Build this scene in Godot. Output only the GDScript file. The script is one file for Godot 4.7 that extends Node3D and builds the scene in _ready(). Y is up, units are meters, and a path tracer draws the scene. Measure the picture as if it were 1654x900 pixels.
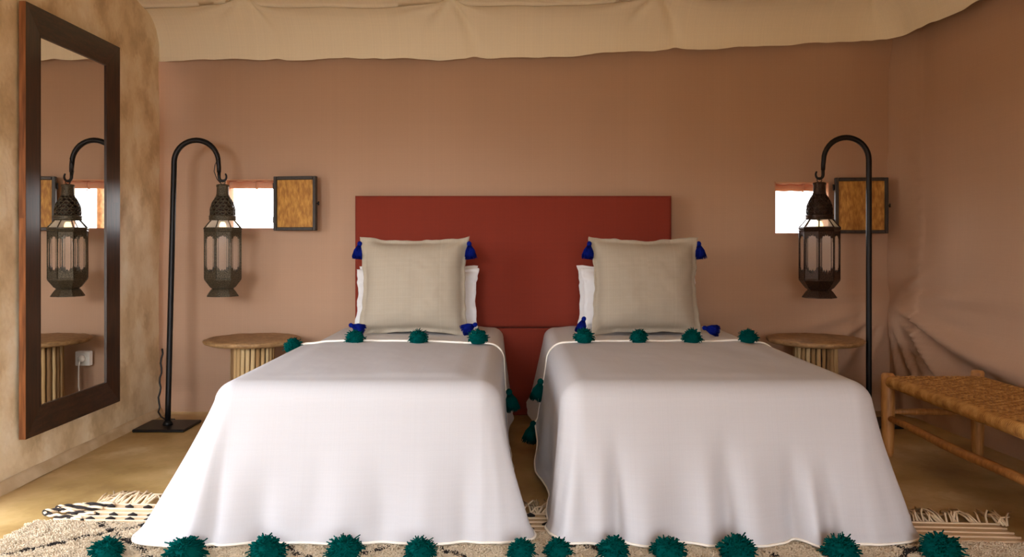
extends Node3D

# Twin bedroom in a lined desert tent. Plan: X to the right, Y up, d = distance in front of the camera (z = -d).
const CAM_Y := 1.10
const FOCAL := 1275.0          # pixels, for a 1654 x 900 frame
const WALL_D := 5.10
const LEFT_X := -2.23

var rng := RandomNumberGenerator.new()
var noise := FastNoiseLite.new()
var fine := FastNoiseLite.new()
var M := {}
var taken := {}

# ---------------------------------------------------------------- helpers: naming and nodes
func numbered(called: String) -> String:
	if not taken.has(called):
		taken[called] = 0
		return called
	taken[called] += 1
	return "%s_%03d" % [called, taken[called]]

func tag(o: Node, label: String, category: String, group := "") -> void:
	o.set_meta("label", label)
	o.set_meta("category", category)
	if group:
		o.set_meta("group", group)

func thing(called: String, label: String, category: String, at := Vector3.ZERO, turn := 0.0, group := "") -> Node3D:
	var o := Node3D.new()
	o.name = numbered(called)
	add_child(o)
	o.position = at
	o.rotation.y = turn
	tag(o, label, category, group)
	return o

func hang(called: String, mesh: Mesh, mat: Material, parent: Node, at := Transform3D(), label := "") -> MeshInstance3D:
	var o := MeshInstance3D.new()
	o.name = numbered(called) if parent == self else called
	o.mesh = mesh
	o.material_override = mat
	o.transform = at
	parent.add_child(o, true)
	if label:
		o.set_meta("label", label)
	return o

func obj(called: String, st: SurfaceTool, mat: Material, parent: Node, at := Transform3D(), label := "") -> MeshInstance3D:
	return hang(called, done(st), mat, parent, at, label)

func struct(called: String, st: SurfaceTool, mat: Material, parent: Node = self) -> MeshInstance3D:
	var o := obj(called, st, mat, parent)
	if parent == self:
		o.set_meta("kind", "structure")
	return o

# ---------------------------------------------------------------- helpers: shapes
func V(x: float, y: float, d: float) -> Vector3:
	return Vector3(x, y, -d)

func mb(smooth := true) -> SurfaceTool:
	var st := SurfaceTool.new()
	st.begin(Mesh.PRIMITIVE_TRIANGLES)
	st.set_smooth_group(0 if smooth else -1)
	return st

func done(st: SurfaceTool) -> ArrayMesh:
	st.generate_normals()
	st.index()
	return st.commit()

func tri(st: SurfaceTool, a: Vector3, b: Vector3, c: Vector3) -> void:   # counter-clockwise seen from outside
	st.add_vertex(a); st.add_vertex(c); st.add_vertex(b)

func quad(st: SurfaceTool, a: Vector3, b: Vector3, c: Vector3, e: Vector3) -> void:
	tri(st, a, b, c); tri(st, a, c, e)

# rows[j][i]: outward normal is d/di x d/dj
func sheet(st: SurfaceTool, rows: Array, flip := false) -> void:
	for j in rows.size() - 1:
		var r0: PackedVector3Array = rows[j]
		var r1: PackedVector3Array = rows[j + 1]
		for i in r0.size() - 1:
			if flip:
				quad(st, r0[i], r1[i], r1[i + 1], r0[i + 1])
			else:
				quad(st, r0[i], r0[i + 1], r1[i + 1], r1[i])

func box(st: SurfaceTool, lo: Vector3, hi: Vector3, bevel := 0.0, at := Transform3D()) -> void:
	var c := (lo + hi) / 2.0
	var h := (hi - lo) / 2.0
	if bevel <= 0.0:
		for ax in 3:
			for s in [-1.0, 1.0]:
				var n := Vector3.ZERO; n[ax] = s
				var u := Vector3.ZERO; u[(ax + 1) % 3] = 1.0
				var w := n.cross(u)
				var p := c + n * h
				quad(st, at * (p - u * h - w * h), at * (p + u * h - w * h), at * (p + u * h + w * h), at * (p - u * h + w * h))
		return
	var b: float = min(bevel, min(h.x, min(h.y, h.z)) * 0.95)
	var k := h - Vector3.ONE * b
	for ax in 3:
		for s in [-1.0, 1.0]:
			var n := Vector3.ZERO; n[ax] = s
			var u := Vector3.ZERO; u[(ax + 1) % 3] = 1.0
			var w := n.cross(u)
			var p := c + n * h
			quad(st, at * (p - u * k - w * k), at * (p + u * k - w * k), at * (p + u * k + w * k), at * (p - u * k + w * k))
	for ax in 3:
		var u := Vector3.ZERO; u[ax] = 1.0
		for s in [[1.0, 1.0], [-1.0, 1.0], [-1.0, -1.0], [1.0, -1.0]]:
			var n1 := Vector3.ZERO; n1[(ax + 1) % 3] = s[0]
			var n2 := Vector3.ZERO; n2[(ax + 2) % 3] = s[1]
			var p1 := c + n1 * h + n2 * k
			var p2 := c + n1 * k + n2 * h
			if s[0] * s[1] > 0.0:
				quad(st, at * (p1 - u * k), at * (p2 - u * k), at * (p2 + u * k), at * (p1 + u * k))
			else:
				quad(st, at * (p2 - u * k), at * (p1 - u * k), at * (p1 + u * k), at * (p2 + u * k))
	for sx in [-1.0, 1.0]:
		for sy in [-1.0, 1.0]:
			for sz in [-1.0, 1.0]:
				var a := at * (c + Vector3(sx * h.x, sy * k.y, sz * k.z))
				var e := at * (c + Vector3(sx * k.x, sy * h.y, sz * k.z))
				var f := at * (c + Vector3(sx * k.x, sy * k.y, sz * h.z))
				if sx * sy * sz > 0.0:
					tri(st, a, e, f)
				else:
					tri(st, a, f, e)

func tube(st: SurfaceTool, pts: Array, radii: Variant, sides := 8, capped := true, closed := false) -> void:
	var n := pts.size()
	var rows := []
	var side := Vector3.ZERO
	for i in n:
		var a: Vector3 = pts[max(i - 1, 0)] if not closed else pts[(i - 1 + n) % n]
		var b: Vector3 = pts[min(i + 1, n - 1)] if not closed else pts[(i + 1) % n]
		var t := (b - a).normalized()
		if i == 0:
			side = t.cross(Vector3.UP if absf(t.y) < 0.9 else Vector3.RIGHT).normalized()
		else:
			side = (side - t * side.dot(t)).normalized()
		var up := t.cross(side)
		var r: float = radii if radii is float else radii[i]
		var row := PackedVector3Array()
		for k in sides + 1:
			var an := TAU * (k % sides) / sides
			row.append(pts[i] + (side * cos(an) + up * sin(an)) * r)
		rows.append(row)
	if closed:
		rows.append(rows[0])
	sheet(st, rows)
	if capped and not closed:
		for k in sides:
			tri(st, pts[0], rows[0][k + 1], rows[0][k])
			tri(st, pts[n - 1], rows[n - 1][k], rows[n - 1][k + 1])

# profile: list of Vector2(radius, height) from bottom to top, turned round the y axis
func lathe(st: SurfaceTool, profile: Array, segs := 24, at := Transform3D(), phase := 0.0) -> void:
	var rows := []
	for p: Vector2 in profile:
		var row := PackedVector3Array()
		for k in segs + 1:
			var an := -(TAU * (k % segs) / segs + phase)
			row.append(at * Vector3(p.x * cos(an), p.y, p.x * sin(an)))
		rows.append(row)
	sheet(st, rows)

# a flat outline (x, y) given thickness along z
func slab(st: SurfaceTool, outline: PackedVector2Array, z0: float, z1: float, at := Transform3D()) -> void:
	var poly := outline
	if Geometry2D.is_polygon_clockwise(poly):
		poly = outline.duplicate(); poly.reverse()
	var ids := Geometry2D.triangulate_polygon(poly)
	for k in range(0, ids.size(), 3):
		var a := poly[ids[k]]; var b := poly[ids[k + 1]]; var c := poly[ids[k + 2]]
		if (b - a).cross(c - a) < 0.0:
			var s := b; b = c; c = s
		tri(st, at * Vector3(a.x, a.y, z1), at * Vector3(b.x, b.y, z1), at * Vector3(c.x, c.y, z1))
		tri(st, at * Vector3(a.x, a.y, z0), at * Vector3(c.x, c.y, z0), at * Vector3(b.x, b.y, z0))
	for k in poly.size():
		var a := poly[k]; var b := poly[(k + 1) % poly.size()]
		quad(st, at * Vector3(a.x, a.y, z0), at * Vector3(b.x, b.y, z0), at * Vector3(b.x, b.y, z1), at * Vector3(a.x, a.y, z1))

func keyed(keys: Array, q: float) -> float:
	if q <= keys[0][0]:
		return keys[0][1]
	for k in keys.size() - 1:
		if q <= keys[k + 1][0]:
			return lerpf(keys[k][1], keys[k + 1][1], smoothstep(keys[k][0], keys[k + 1][0], q))
	return keys[-1][1]

# ---------------------------------------------------------------- materials
func linen_image(n: int, seed_: int, amount: float) -> Image:
	var r := RandomNumberGenerator.new(); r.seed = seed_
	var across := PackedFloat32Array(); var along := PackedFloat32Array()
	for k in n:
		across.append(r.randf()); along.append(r.randf())
	var im := Image.create(n, n, false, Image.FORMAT_RGB8)
	for y in n:
		for x in n:
			var over := (x / 2 + y / 2) % 2 == 0
			var v := (across[(y + (x >> 7) * 3) % n] if over else along[x])
			var g := 1.0 - amount * (0.55 * v + 0.25 * r.randf() + (0.2 if over else 0.0))
			im.set_pixel(x, y, Color(g, g, g))
	return im

func noise_tex(freq: float, stops: Array, seed_: int, size := 512, octaves := 5, warp := false) -> NoiseTexture2D:
	var nz := FastNoiseLite.new()
	nz.noise_type = FastNoiseLite.TYPE_SIMPLEX_SMOOTH
	nz.seed = seed_; nz.frequency = freq; nz.fractal_octaves = octaves
	nz.domain_warp_enabled = warp
	nz.domain_warp_amplitude = 40.0
	var t := NoiseTexture2D.new()
	t.width = size; t.height = size; t.seamless = true; t.noise = nz
	var g := Gradient.new()
	var off := PackedFloat32Array(); var col := PackedColorArray()
	for s in stops:
		off.append(s[0]); col.append(s[1])
	g.offsets = off; g.colors = col
	t.color_ramp = g
	return t

func bump_tex(freq: float, strength: float, seed_: int, octaves := 5) -> NoiseTexture2D:
	var nz := FastNoiseLite.new()
	nz.noise_type = FastNoiseLite.TYPE_SIMPLEX_SMOOTH
	nz.seed = seed_; nz.frequency = freq; nz.fractal_octaves = octaves
	var t := NoiseTexture2D.new()
	t.width = 512; t.height = 512; t.seamless = true; t.noise = nz
	t.as_normal_map = true; t.bump_strength = strength
	return t

func grain_image(n: int, seed_: int, dark: Color, light: Color, along: float, across: float, knots := 0) -> ImageTexture:
	var nz := FastNoiseLite.new(); nz.seed = seed_; nz.frequency = 1.0; nz.fractal_octaves = 3
	var r := RandomNumberGenerator.new(); r.seed = seed_
	var spots := []
	for k in knots:
		spots.append(Vector3(r.randf() * n, r.randf() * n, r.randf_range(4, 11)))
	var im := Image.create(n, n, false, Image.FORMAT_RGB8)
	for y in n:
		for x in n:
			var a := nz.get_noise_2d(x * across / n, y * along / n)
			var b := nz.get_noise_2d(x * across * 5.0 / n + 90.0, y * along * 1.6 / n)
			var t := clampf(0.5 + 0.55 * a + 0.35 * b, 0.0, 1.0)
			for s in spots:
				t *= 1.0 - 0.75 * exp(-(Vector2(x - s.x, (y - s.y) * 0.7).length_squared()) / (s.z * s.z))
			im.set_pixel(x, y, dark.lerp(light, t))
	return ImageTexture.create_from_image(im)

func mat(color: Color, rough := 0.9, metal := 0.0, spec := 0.5) -> StandardMaterial3D:
	var m := StandardMaterial3D.new()
	m.albedo_color = color; m.roughness = rough; m.metallic = metal; m.metallic_specular = spec
	return m

func tri_mat(color: Color, tex: Texture2D, scale: Vector3, rough := 0.9, bump: Texture2D = null, depth := 1.0, in_world := false) -> StandardMaterial3D:
	var m := mat(color, rough)
	m.albedo_texture = tex
	m.uv1_triplanar = true; m.uv1_world_triplanar = in_world
	m.uv1_scale = scale
	m.uv1_triplanar_sharpness = 4.0
	if bump:
		m.normal_enabled = true; m.normal_texture = bump; m.normal_scale = depth
	return m

func make_materials() -> void:
	var li := linen_image(512, 11, 0.12)
	var weave := ImageTexture.create_from_image(li)
	var bm := li.duplicate()
	bm.bump_map_to_normal_map(2.0)
	var weave_n := ImageTexture.create_from_image(bm)
	var soft := ImageTexture.create_from_image(linen_image(512, 23, 0.06))
	var wall_cloth := ImageTexture.create_from_image(linen_image(512, 31, 0.08))
	M.canvas = tri_mat(Color8(192, 155, 127), wall_cloth, Vector3(1.6, 2.6, 1.6), 0.95, weave_n, 0.25, true)
	M.ceiling = tri_mat(Color8(250, 236, 208), wall_cloth, Vector3(1.1, 2.2, 1.1), 0.95, weave_n, 0.2, true)
	M.plaster = tri_mat(Color.WHITE, noise_tex(0.006, [[0.0, Color8(188, 160, 120)], [0.4, Color8(224, 198, 158)], [0.62, Color8(238, 217, 182)], [1.0, Color8(250, 236, 210)]], 5, 1024, 6, true), Vector3(0.55, 0.42, 0.55), 0.55, bump_tex(0.02, 6.0, 6), 0.25, true)
	M.skirting = tri_mat(Color.WHITE, noise_tex(0.01, [[0.0, Color8(176, 148, 110)], [1.0, Color8(224, 202, 168)]], 8), Vector3(0.8, 0.8, 0.8), 0.7, null, 1.0, true)
	M.floor = tri_mat(Color.WHITE, noise_tex(0.005, [[0.0, Color8(142, 112, 64)], [0.45, Color8(176, 146, 92)], [0.7, Color8(192, 162, 110)], [1.0, Color8(218, 196, 156)]], 9, 1024, 6, true), Vector3(0.4, 0.4, 0.4), 0.38, bump_tex(0.015, 4.0, 10), 0.12, true)
	M.red = tri_mat(Color8(138, 48, 28), weave, Vector3(2.2, 2.2, 2.2), 0.95, weave_n, 0.5)
	M.linen = tri_mat(Color8(180, 166, 146), weave, Vector3(1.7, 1.7, 1.7), 0.95, weave_n, 0.7)
	M.spread = tri_mat(Color8(200, 198, 200), soft, Vector3(2.5, 2.5, 2.5), 0.95, weave_n, 0.08)
	M.sheet = tri_mat(Color8(214, 210, 208), soft, Vector3(2, 2, 2), 0.9, weave_n, 0.12)
	M.cotton = mat(Color8(226, 223, 222), 0.9)
	M.cord_white = mat(Color8(248, 240, 226), 0.95)
	M.teal = mat(Color8(0, 70, 66), 1.0, 0.0, 0.1)
	M.blue = mat(Color8(14, 28, 112), 1.0, 0.0, 0.1)
	M.iron = mat(Color8(30, 28, 28), 0.42, 0.6)
	M.brass = tri_mat(Color8(128, 118, 100), noise_tex(0.05, [[0.0, Color8(90, 84, 74)], [0.6, Color8(190, 186, 178)], [1.0, Color.WHITE]], 21, 256), Vector3(9, 9, 9), 0.40, bump_tex(0.06, 10.0, 22), 0.8)
	M.brass.metallic = 0.5
	M.bronze = tri_mat(Color8(92, 68, 52), noise_tex(0.05, [[0.0, Color8(80, 72, 64)], [0.6, Color8(180, 172, 160)], [1.0, Color.WHITE]], 23, 256), Vector3(9, 9, 9), 0.34, bump_tex(0.06, 10.0, 24), 0.8)
	M.bronze.metallic = 0.55
	M.frame_wood = tri_mat(Color.WHITE, grain_image(512, 41, Color8(26, 14, 8), Color8(74, 42, 24), 4.0, 26.0), Vector3(1.4, 0.9, 1.4), 0.32)
	M.frame_wood_x = tri_mat(Color.WHITE, grain_image(512, 42, Color8(26, 14, 8), Color8(74, 42, 24), 26.0, 4.0), Vector3(1.4, 1.4, 1.4), 0.32)
	M.frame_side = tri_mat(Color.WHITE, grain_image(256, 43, Color8(104, 60, 30), Color8(176, 110, 62), 3.0, 16.0), Vector3(2, 1, 2), 0.4)
	M.silver = mat(Color(0.93, 0.92, 0.9), 0.0, 1.0)
	M.ply = tri_mat(Color.WHITE, grain_image(256, 44, Color8(150, 94, 26), Color8(214, 160, 72), 5.0, 14.0, 9), Vector3(2.6, 2.6, 2.6), 0.6)
	M.shutter_wood = tri_mat(Color.WHITE, grain_image(128, 45, Color8(34, 27, 21), Color8(62, 50, 38), 4.0, 14.0), Vector3(3, 3, 3), 0.5)
	var tt := grain_image(256, 46, Color8(126, 92, 56), Color8(190, 152, 104), 16.0, 5.0)
	M.table_top = tri_mat(Color.WHITE, tt, Vector3(1.6, 1.6, 1.6), 0.6)
	M.slats = []
	for c in [Color8(196, 160, 108), Color8(168, 130, 82), Color8(212, 182, 132), Color8(138, 102, 62)]:
		M.slats.append(tri_mat(c, soft, Vector3(3, 1, 3), 0.75))
	M.dark_core = mat(Color8(58, 42, 28), 0.9)
	M.bench_wood = tri_mat(Color.WHITE, grain_image(256, 47, Color8(146, 94, 44), Color8(204, 148, 84), 4.0, 12.0), Vector3(2.5, 1.5, 2.5), 0.5)
	M.rush = tri_mat(Color8(218, 170, 100), noise_tex(0.03, [[0.0, Color8(150, 120, 90)], [0.5, Color8(215, 200, 170)], [1.0, Color.WHITE]], 12, 256), Vector3(2, 2, 2), 0.75)
	M.rush_dark = tri_mat(Color8(192, 142, 76), noise_tex(0.03, [[0.0, Color8(140, 110, 80)], [0.5, Color8(205, 190, 160)], [1.0, Color.WHITE]], 13, 256), Vector3(2, 2, 2), 0.75)
	M.wool = mat(Color8(232, 208, 174), 0.98)
	M.wool_tuft = mat(Color.WHITE, 0.98)
	M.wool_tuft.vertex_color_use_as_albedo = true
	M.wool_flat = tri_mat(Color8(222, 194, 156), weave, Vector3(3, 3, 3), 0.98, weave_n, 0.8)
	M.wool_black = mat(Color8(34, 28, 26), 0.98)
	M.plastic = mat(Color8(238, 234, 226), 0.35)
	M.rubber = mat(Color8(20, 19, 19), 0.5)
	M.glass = mat(Color(0.96, 0.97, 0.95, 0.025), 0.03)
	M.glass.metallic_specular = 0.14
	M.glass.transparency = BaseMaterial3D.TRANSPARENCY_ALPHA
	M.frost = mat(Color(0.93, 0.90, 0.84, 0.42), 0.35)
	M.frost.transparency = BaseMaterial3D.TRANSPARENCY_ALPHA
	M.bulb = mat(Color8(255, 236, 200), 0.4)
	M.bulb.emission_enabled = true; M.bulb.emission = Color8(255, 214, 150); M.bulb.emission_energy_multiplier = 0.4
	M.flap = tri_mat(Color8(226, 178, 142), wall_cloth, Vector3(3, 3, 3), 0.95)
	M.flap.backlight_enabled = true; M.flap.backlight = Color(0.7, 0.5, 0.36)
	M.sand = tri_mat(Color.WHITE, noise_tex(0.01, [[0.0, Color8(120, 104, 84)], [1.0, Color8(150, 132, 108)]], 15), Vector3(0.2, 0.2, 0.2), 0.95, null, 1.0, true)
	M.pole_wood = tri_mat(Color.WHITE, tt, Vector3(2, 1, 2), 0.7)

# ---------------------------------------------------------------- the setting
func fold_field(a: float, y: float, folds: Array) -> float:
	# a: distance along the wall from the tie point, y: height from it; ridges that fan out of the tie point
	var r := Vector2(a, y).length()
	if r > 1.9:
		return 0.0
	var out := 0.0
	var th := atan2(y, a)
	for f in folds:                       # [angle, amplitude, width, length, sag]
		var dist := r * sin(clampf(th - f[0] - f[4] * r, -1.5, 1.5))
		var w: float = f[2] * (0.35 + r)
		out += f[1] * exp(-(dist * dist) / (w * w)) * smoothstep(0.0, 0.22, r) * (1.0 - smoothstep(f[3] * 0.45, f[3], r))
	return out

func back_depth(x: float, y: float) -> float:
	# how far the canvas of the back wall stands out into the room
	var h := 0.016 * noise.get_noise_2d(x * 14.0, y * 55.0) + 0.030 * noise.get_noise_2d(x * 30.0 + 300.0, y * 16.0)
	h += 0.004 * exp(-pow((x + 0.61) / 0.006, 2)) + 0.004 * exp(-pow((x - 1.03) / 0.006, 2))
	h += 2.0 * fold_field(2.45 - x, y - 0.72, [[-0.66, 0.026, 0.05, 1.0, 0.12], [-0.95, 0.022, 0.05, 1.1, 0.1], [-0.35, 0.016, 0.05, 0.8, 0.08], [-1.25, 0.018, 0.04, 0.9, 0.0], [0.08, 0.010, 0.05, 0.9, 0.0]])
	h += 0.022 * fine.get_noise_2d(x * 8.0, y * 60.0) * smoothstep(0.9, 0.1, y) * smoothstep(-1.2, -2.2, x)
	return h + 0.015

func with_edges(lo: float, hi: float, step: float, marks: Array) -> PackedFloat32Array:
	var all := [lo, hi]
	all.append_array(marks)
	all.sort()
	var out := PackedFloat32Array()
	for k in all.size() - 1:
		var n: int = max(1, ceili((all[k + 1] - all[k]) / step))
		for i in n:
			out.append(lerpf(all[k], all[k + 1], float(i) / n))
	out.append(hi)
	return out

const WINDOWS := [[-1.836, -1.524, 1.18, 1.50], [1.70, 2.052, 1.148, 1.482]]

func build_back_wall() -> void:
	var st := mb()
	var xs := with_edges(-2.60, 2.47, 0.035, [WINDOWS[0][0], WINDOWS[0][1], WINDOWS[1][0], WINDOWS[1][1]])
	var ys := with_edges(0.0, 3.5, 0.03, [WINDOWS[0][2], WINDOWS[0][3], WINDOWS[1][2], WINDOWS[1][3]])
	var inside := func(x: float, y: float) -> bool:
		for w in WINDOWS:
			if x > w[0] and x < w[1] and y > w[2] and y < w[3]:
				return true
		return false
	var p := func(x: float, y: float) -> Vector3:
		return V(x, y, WALL_D - back_depth(x, y) + 0.015)
	for i in xs.size() - 1:
		for j in ys.size() - 1:
			if inside.call((xs[i] + xs[i + 1]) / 2, (ys[j] + ys[j + 1]) / 2):
				continue
			quad(st, p.call(xs[i], ys[j]), p.call(xs[i + 1], ys[j]), p.call(xs[i + 1], ys[j + 1]), p.call(xs[i], ys[j + 1]))
	struct("wall_back", st, M.canvas)
	# the outer canvas behind the lining, with the same openings
	var so := mb(false)
	var xo := [-2.70, WINDOWS[0][0], WINDOWS[0][1], WINDOWS[1][0], WINDOWS[1][1], 2.85]
	for k in [0, 2, 4]:
		box(so, V(xo[k], 0, 5.21), V(xo[k + 1], 3.5, 5.15))
	for w in WINDOWS:
		box(so, V(w[0], 0, 5.21), V(w[1], w[2], 5.15))
		box(so, V(w[0], w[3], 5.21), V(w[1], 3.5, 5.15))
	struct("wall_back_outer", so, M.canvas)
	for k in 2:
		var w: Array = WINDOWS[k]
		var root := Node3D.new()
		root.name = "window_%d" % (k + 1)
		root.set_meta("kind", "structure")
		add_child(root)
		var rv := mb(false)                  # cloth reveal round the opening
		var e := 0.006
		box(rv, V(w[0], w[2], 5.215), V(w[0] + e, w[3], 5.085))
		box(rv, V(w[1] - e, w[2], 5.215), V(w[1], w[3], 5.085))
		box(rv, V(w[0], w[2], 5.215), V(w[1], w[2] + e, 5.085))
		box(rv, V(w[0], w[3] - e, 5.215), V(w[1], w[3], 5.085))
		obj("reveal", rv, M.flap, root)
		var fl := mb()                       # canvas blind rolled up under the head of the window
		var pts := []
		for i in 25:
			var x := lerpf(w[0] + 0.008, w[1] - 0.008, i / 24.0)
			pts.append(V(x, w[3] - 0.032 + 0.001 * sin(i * 0.9), 5.15))
		tube(fl, pts, 0.024, 14)
		obj("rolled_blind", fl, M.flap, root)
		var tie := mb()
		var tx := lerpf(w[0], w[1], 0.58)
		var ring := []
		for i in 16:
			ring.append(V(tx, w[3] - 0.032 + 0.027 * cos(TAU * i / 16), 5.15 + 0.027 * sin(TAU * i / 16)))
		tube(tie, ring, 0.003, 5, false, true)
		tube(tie, [V(tx, w[3] - 0.058, 5.13), V(tx + 0.002, w[3] - 0.075, 5.128)], 0.003, 5)
		obj("tie", tie, M.flap, root)

# plan of the right wall: distance along it -> X, d
const RIGHT_PLAN := [[2.45, 5.12], [2.535, 4.87], [2.57, 4.0], [2.60, 2.0], [2.63, -0.85]]

func right_at(a: float) -> Array:
	for k in RIGHT_PLAN.size() - 1:
		var p := Vector2(RIGHT_PLAN[k][0], RIGHT_PLAN[k][1])
		var q := Vector2(RIGHT_PLAN[k + 1][0], RIGHT_PLAN[k + 1][1])
		var n := p.distance_to(q)
		if a <= n or k == RIGHT_PLAN.size() - 2:
			var t := (q - p) / n
			return [p + t * a, Vector2(t.y, -t.x)]      # the room lies on the left of the way towards the camera
		a -= n
	return []

func build_right_wall() -> void:
	var rows := []
	var length := 6.0
	var alist := PackedFloat32Array()
	var a := 0.0
	while a < length:
		alist.append(a)
		a += 0.022 if a < 2.4 else 0.12
	alist.append(length)
	for j in 121:
		var y := 3.5 * j / 120.0
		var row := PackedVector3Array()
		for s in alist:
			var pn := right_at(s)
			var h := 0.018 * noise.get_noise_2d(s * 14.0 + 700.0, y * 50.0) + 0.02 * noise.get_noise_2d(s * 26.0 + 900.0, y * 14.0)
			h += 0.010 * exp(-pow((s - 0.262) / 0.010, 2))
			h += 0.022 * exp(-pow((s - 0.24) / 0.05, 2)) * sin(y * 75.0 + 4.0 * noise.get_noise_1d(y * 60.0)) * smoothstep(2.2, 1.2, y) * 0.5
			h += 2.2 * fold_field(s, y - 0.72, [[-0.36, 0.045, 0.055, 1.9, 0.10], [-0.68, 0.036, 0.05, 1.3, 0.06], [-1.10, 0.028, 0.045, 1.0, 0.05], [0.10, 0.020, 0.05, 1.5, -0.03], [-0.1, 0.016, 0.045, 1.2, 0.03], [-0.9, 0.022, 0.04, 1.1, 0.05], [-1.35, 0.02, 0.04, 1.0, 0.0], [0.5, 0.012, 0.06, 0.6, 0.0]])
			var q: Vector2 = pn[0] + pn[1] * h
			row.append(V(q.x, y, q.y))
		rows.append(row)
	var st := mb()
	sheet(st, rows)
	struct("wall_right", st, M.canvas)
	var so := mb(false)
	box(so, V(2.72, 0, 5.21), V(2.80, 3.5, FRONT - 0.1))
	struct("wall_right_outer", so, M.canvas)

func build_left_wall() -> void:
	var plan := []
	var d := UNSEEN_HALL
	while d < 5.0:
		plan.append([Vector2(LEFT_X, d), Vector2(1, 0)])
		d += 0.05
	for k in 9:
		var an := PI / 2 * k / 8.0
		plan.append([Vector2(LEFT_X - 0.03 + 0.03 * cos(an), 5.005 + 0.03 * sin(an)), Vector2(cos(an), sin(an))])
	plan.append([Vector2(LEFT_X - 0.22, 5.035), Vector2(0, 1)])
	plan.append([Vector2(LEFT_X - 0.22, SIDE[1]), Vector2(-1, 0)])
	plan.append([Vector2(LEFT_X - 0.22, SIDE[0]), Vector2(-1, 0)])
	plan.append([Vector2(LEFT_X - 0.22, UNSEEN_HALL), Vector2(-1, 0)])
	var rows := []
	for j in 71:
		var y := 3.5 * j / 70.0
		var row := PackedVector3Array()
		for p in plan:
			var h: float = (0.010 * noise.get_noise_2d(p[0].y * 22.0, y * 22.0 + 400.0) + 0.003 * fine.get_noise_2d(p[0].y * 60.0, y * 60.0)) if p[1].x > 0.5 else 0.0
			var q: Vector2 = p[0] + p[1] * h
			row.append(V(q.x, y, q.y))
		rows.append(row)
	var st := mb()
	for j in rows.size() - 1:
		for i in plan.size() - 1:
			var dm: float = (plan[i][0].y + plan[i + 1][0].y) / 2
			var ym: float = 3.5 * (j + 0.5) / 70.0
			if absf(plan[i][1].x) > 0.9 and dm > SIDE[0] and dm < SIDE[1] and ym < SIDE[2]:  # gap for the unseen side opening that lights the right wall
				continue
			quad(st, rows[j][i], rows[j][i + 1], rows[j + 1][i + 1], rows[j + 1][i])
	struct("wall_left", st, M.plaster)
	var sk := []
	for k in 70:
		var row := PackedVector3Array()
		var dd := lerpf(-1.6, 5.02, k / 69.0)
		var w := 0.004 * noise.get_noise_1d(dd * 60.0)
		for p in [[0.0, 0.048], [0.010, 0.044], [0.018, 0.032], [0.024, 0.014], [0.034, 0.0]]:
			row.append(V(LEFT_X + p[0] + w, p[1] + w * 1.5, dd))
		sk.append(row)
	var ss := mb()
	sheet(ss, sk, true)
	struct("baseboard_left", ss, M.skirting)

# the lining of the roof: a slope that turns down into a hanging edge along the back and right walls
const TIES := [[-1.65, 4.80], [-0.37, 4.82], [0.907, 4.80], [2.16, 4.74], [-1.0, 4.0], [0.27, 4.0], [1.55, 4.0]]

func roof_y(x: float, d: float) -> float:
	var y := 2.52 + 0.09 * smoothstep(-0.5, 2.4, x) + 0.30 * clampf(4.8 - d, 0.0, 2.9)
	return y + 0.02 * noise.get_noise_2d(x * 30.0, d * 30.0)

func tied(p: Vector3) -> Vector3:
	var out := p
	for t in TIES:
		var c := V(t[0], roof_y(t[0], t[1]), t[1])
		var v := p - c
		var r := v.length()
		if r < 0.7:
			var th := atan2(v.z, v.x)
			var lift := 0.07 * exp(-pow(r / 0.06, 2)) + 0.03 * exp(-pow(r / 0.2, 2))
			for k in 9:
				var a := TAU * k / 9 + 0.35 * sin(k * 2.3 + t[0] * 5.0)
				if cos(th - a) > 0.0:
					var off := r * sin(th - a)
					var w := 0.010 + 0.07 * r
					lift += 0.022 * exp(-(off * off) / (w * w)) * smoothstep(0.0, 0.08, r) * smoothstep(0.28 + 0.35 * fposmod(k * 0.37, 1.0), 0.05, r)
			out += Vector3(0, lift * 0.8, -lift * 0.6)
	return out

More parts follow.
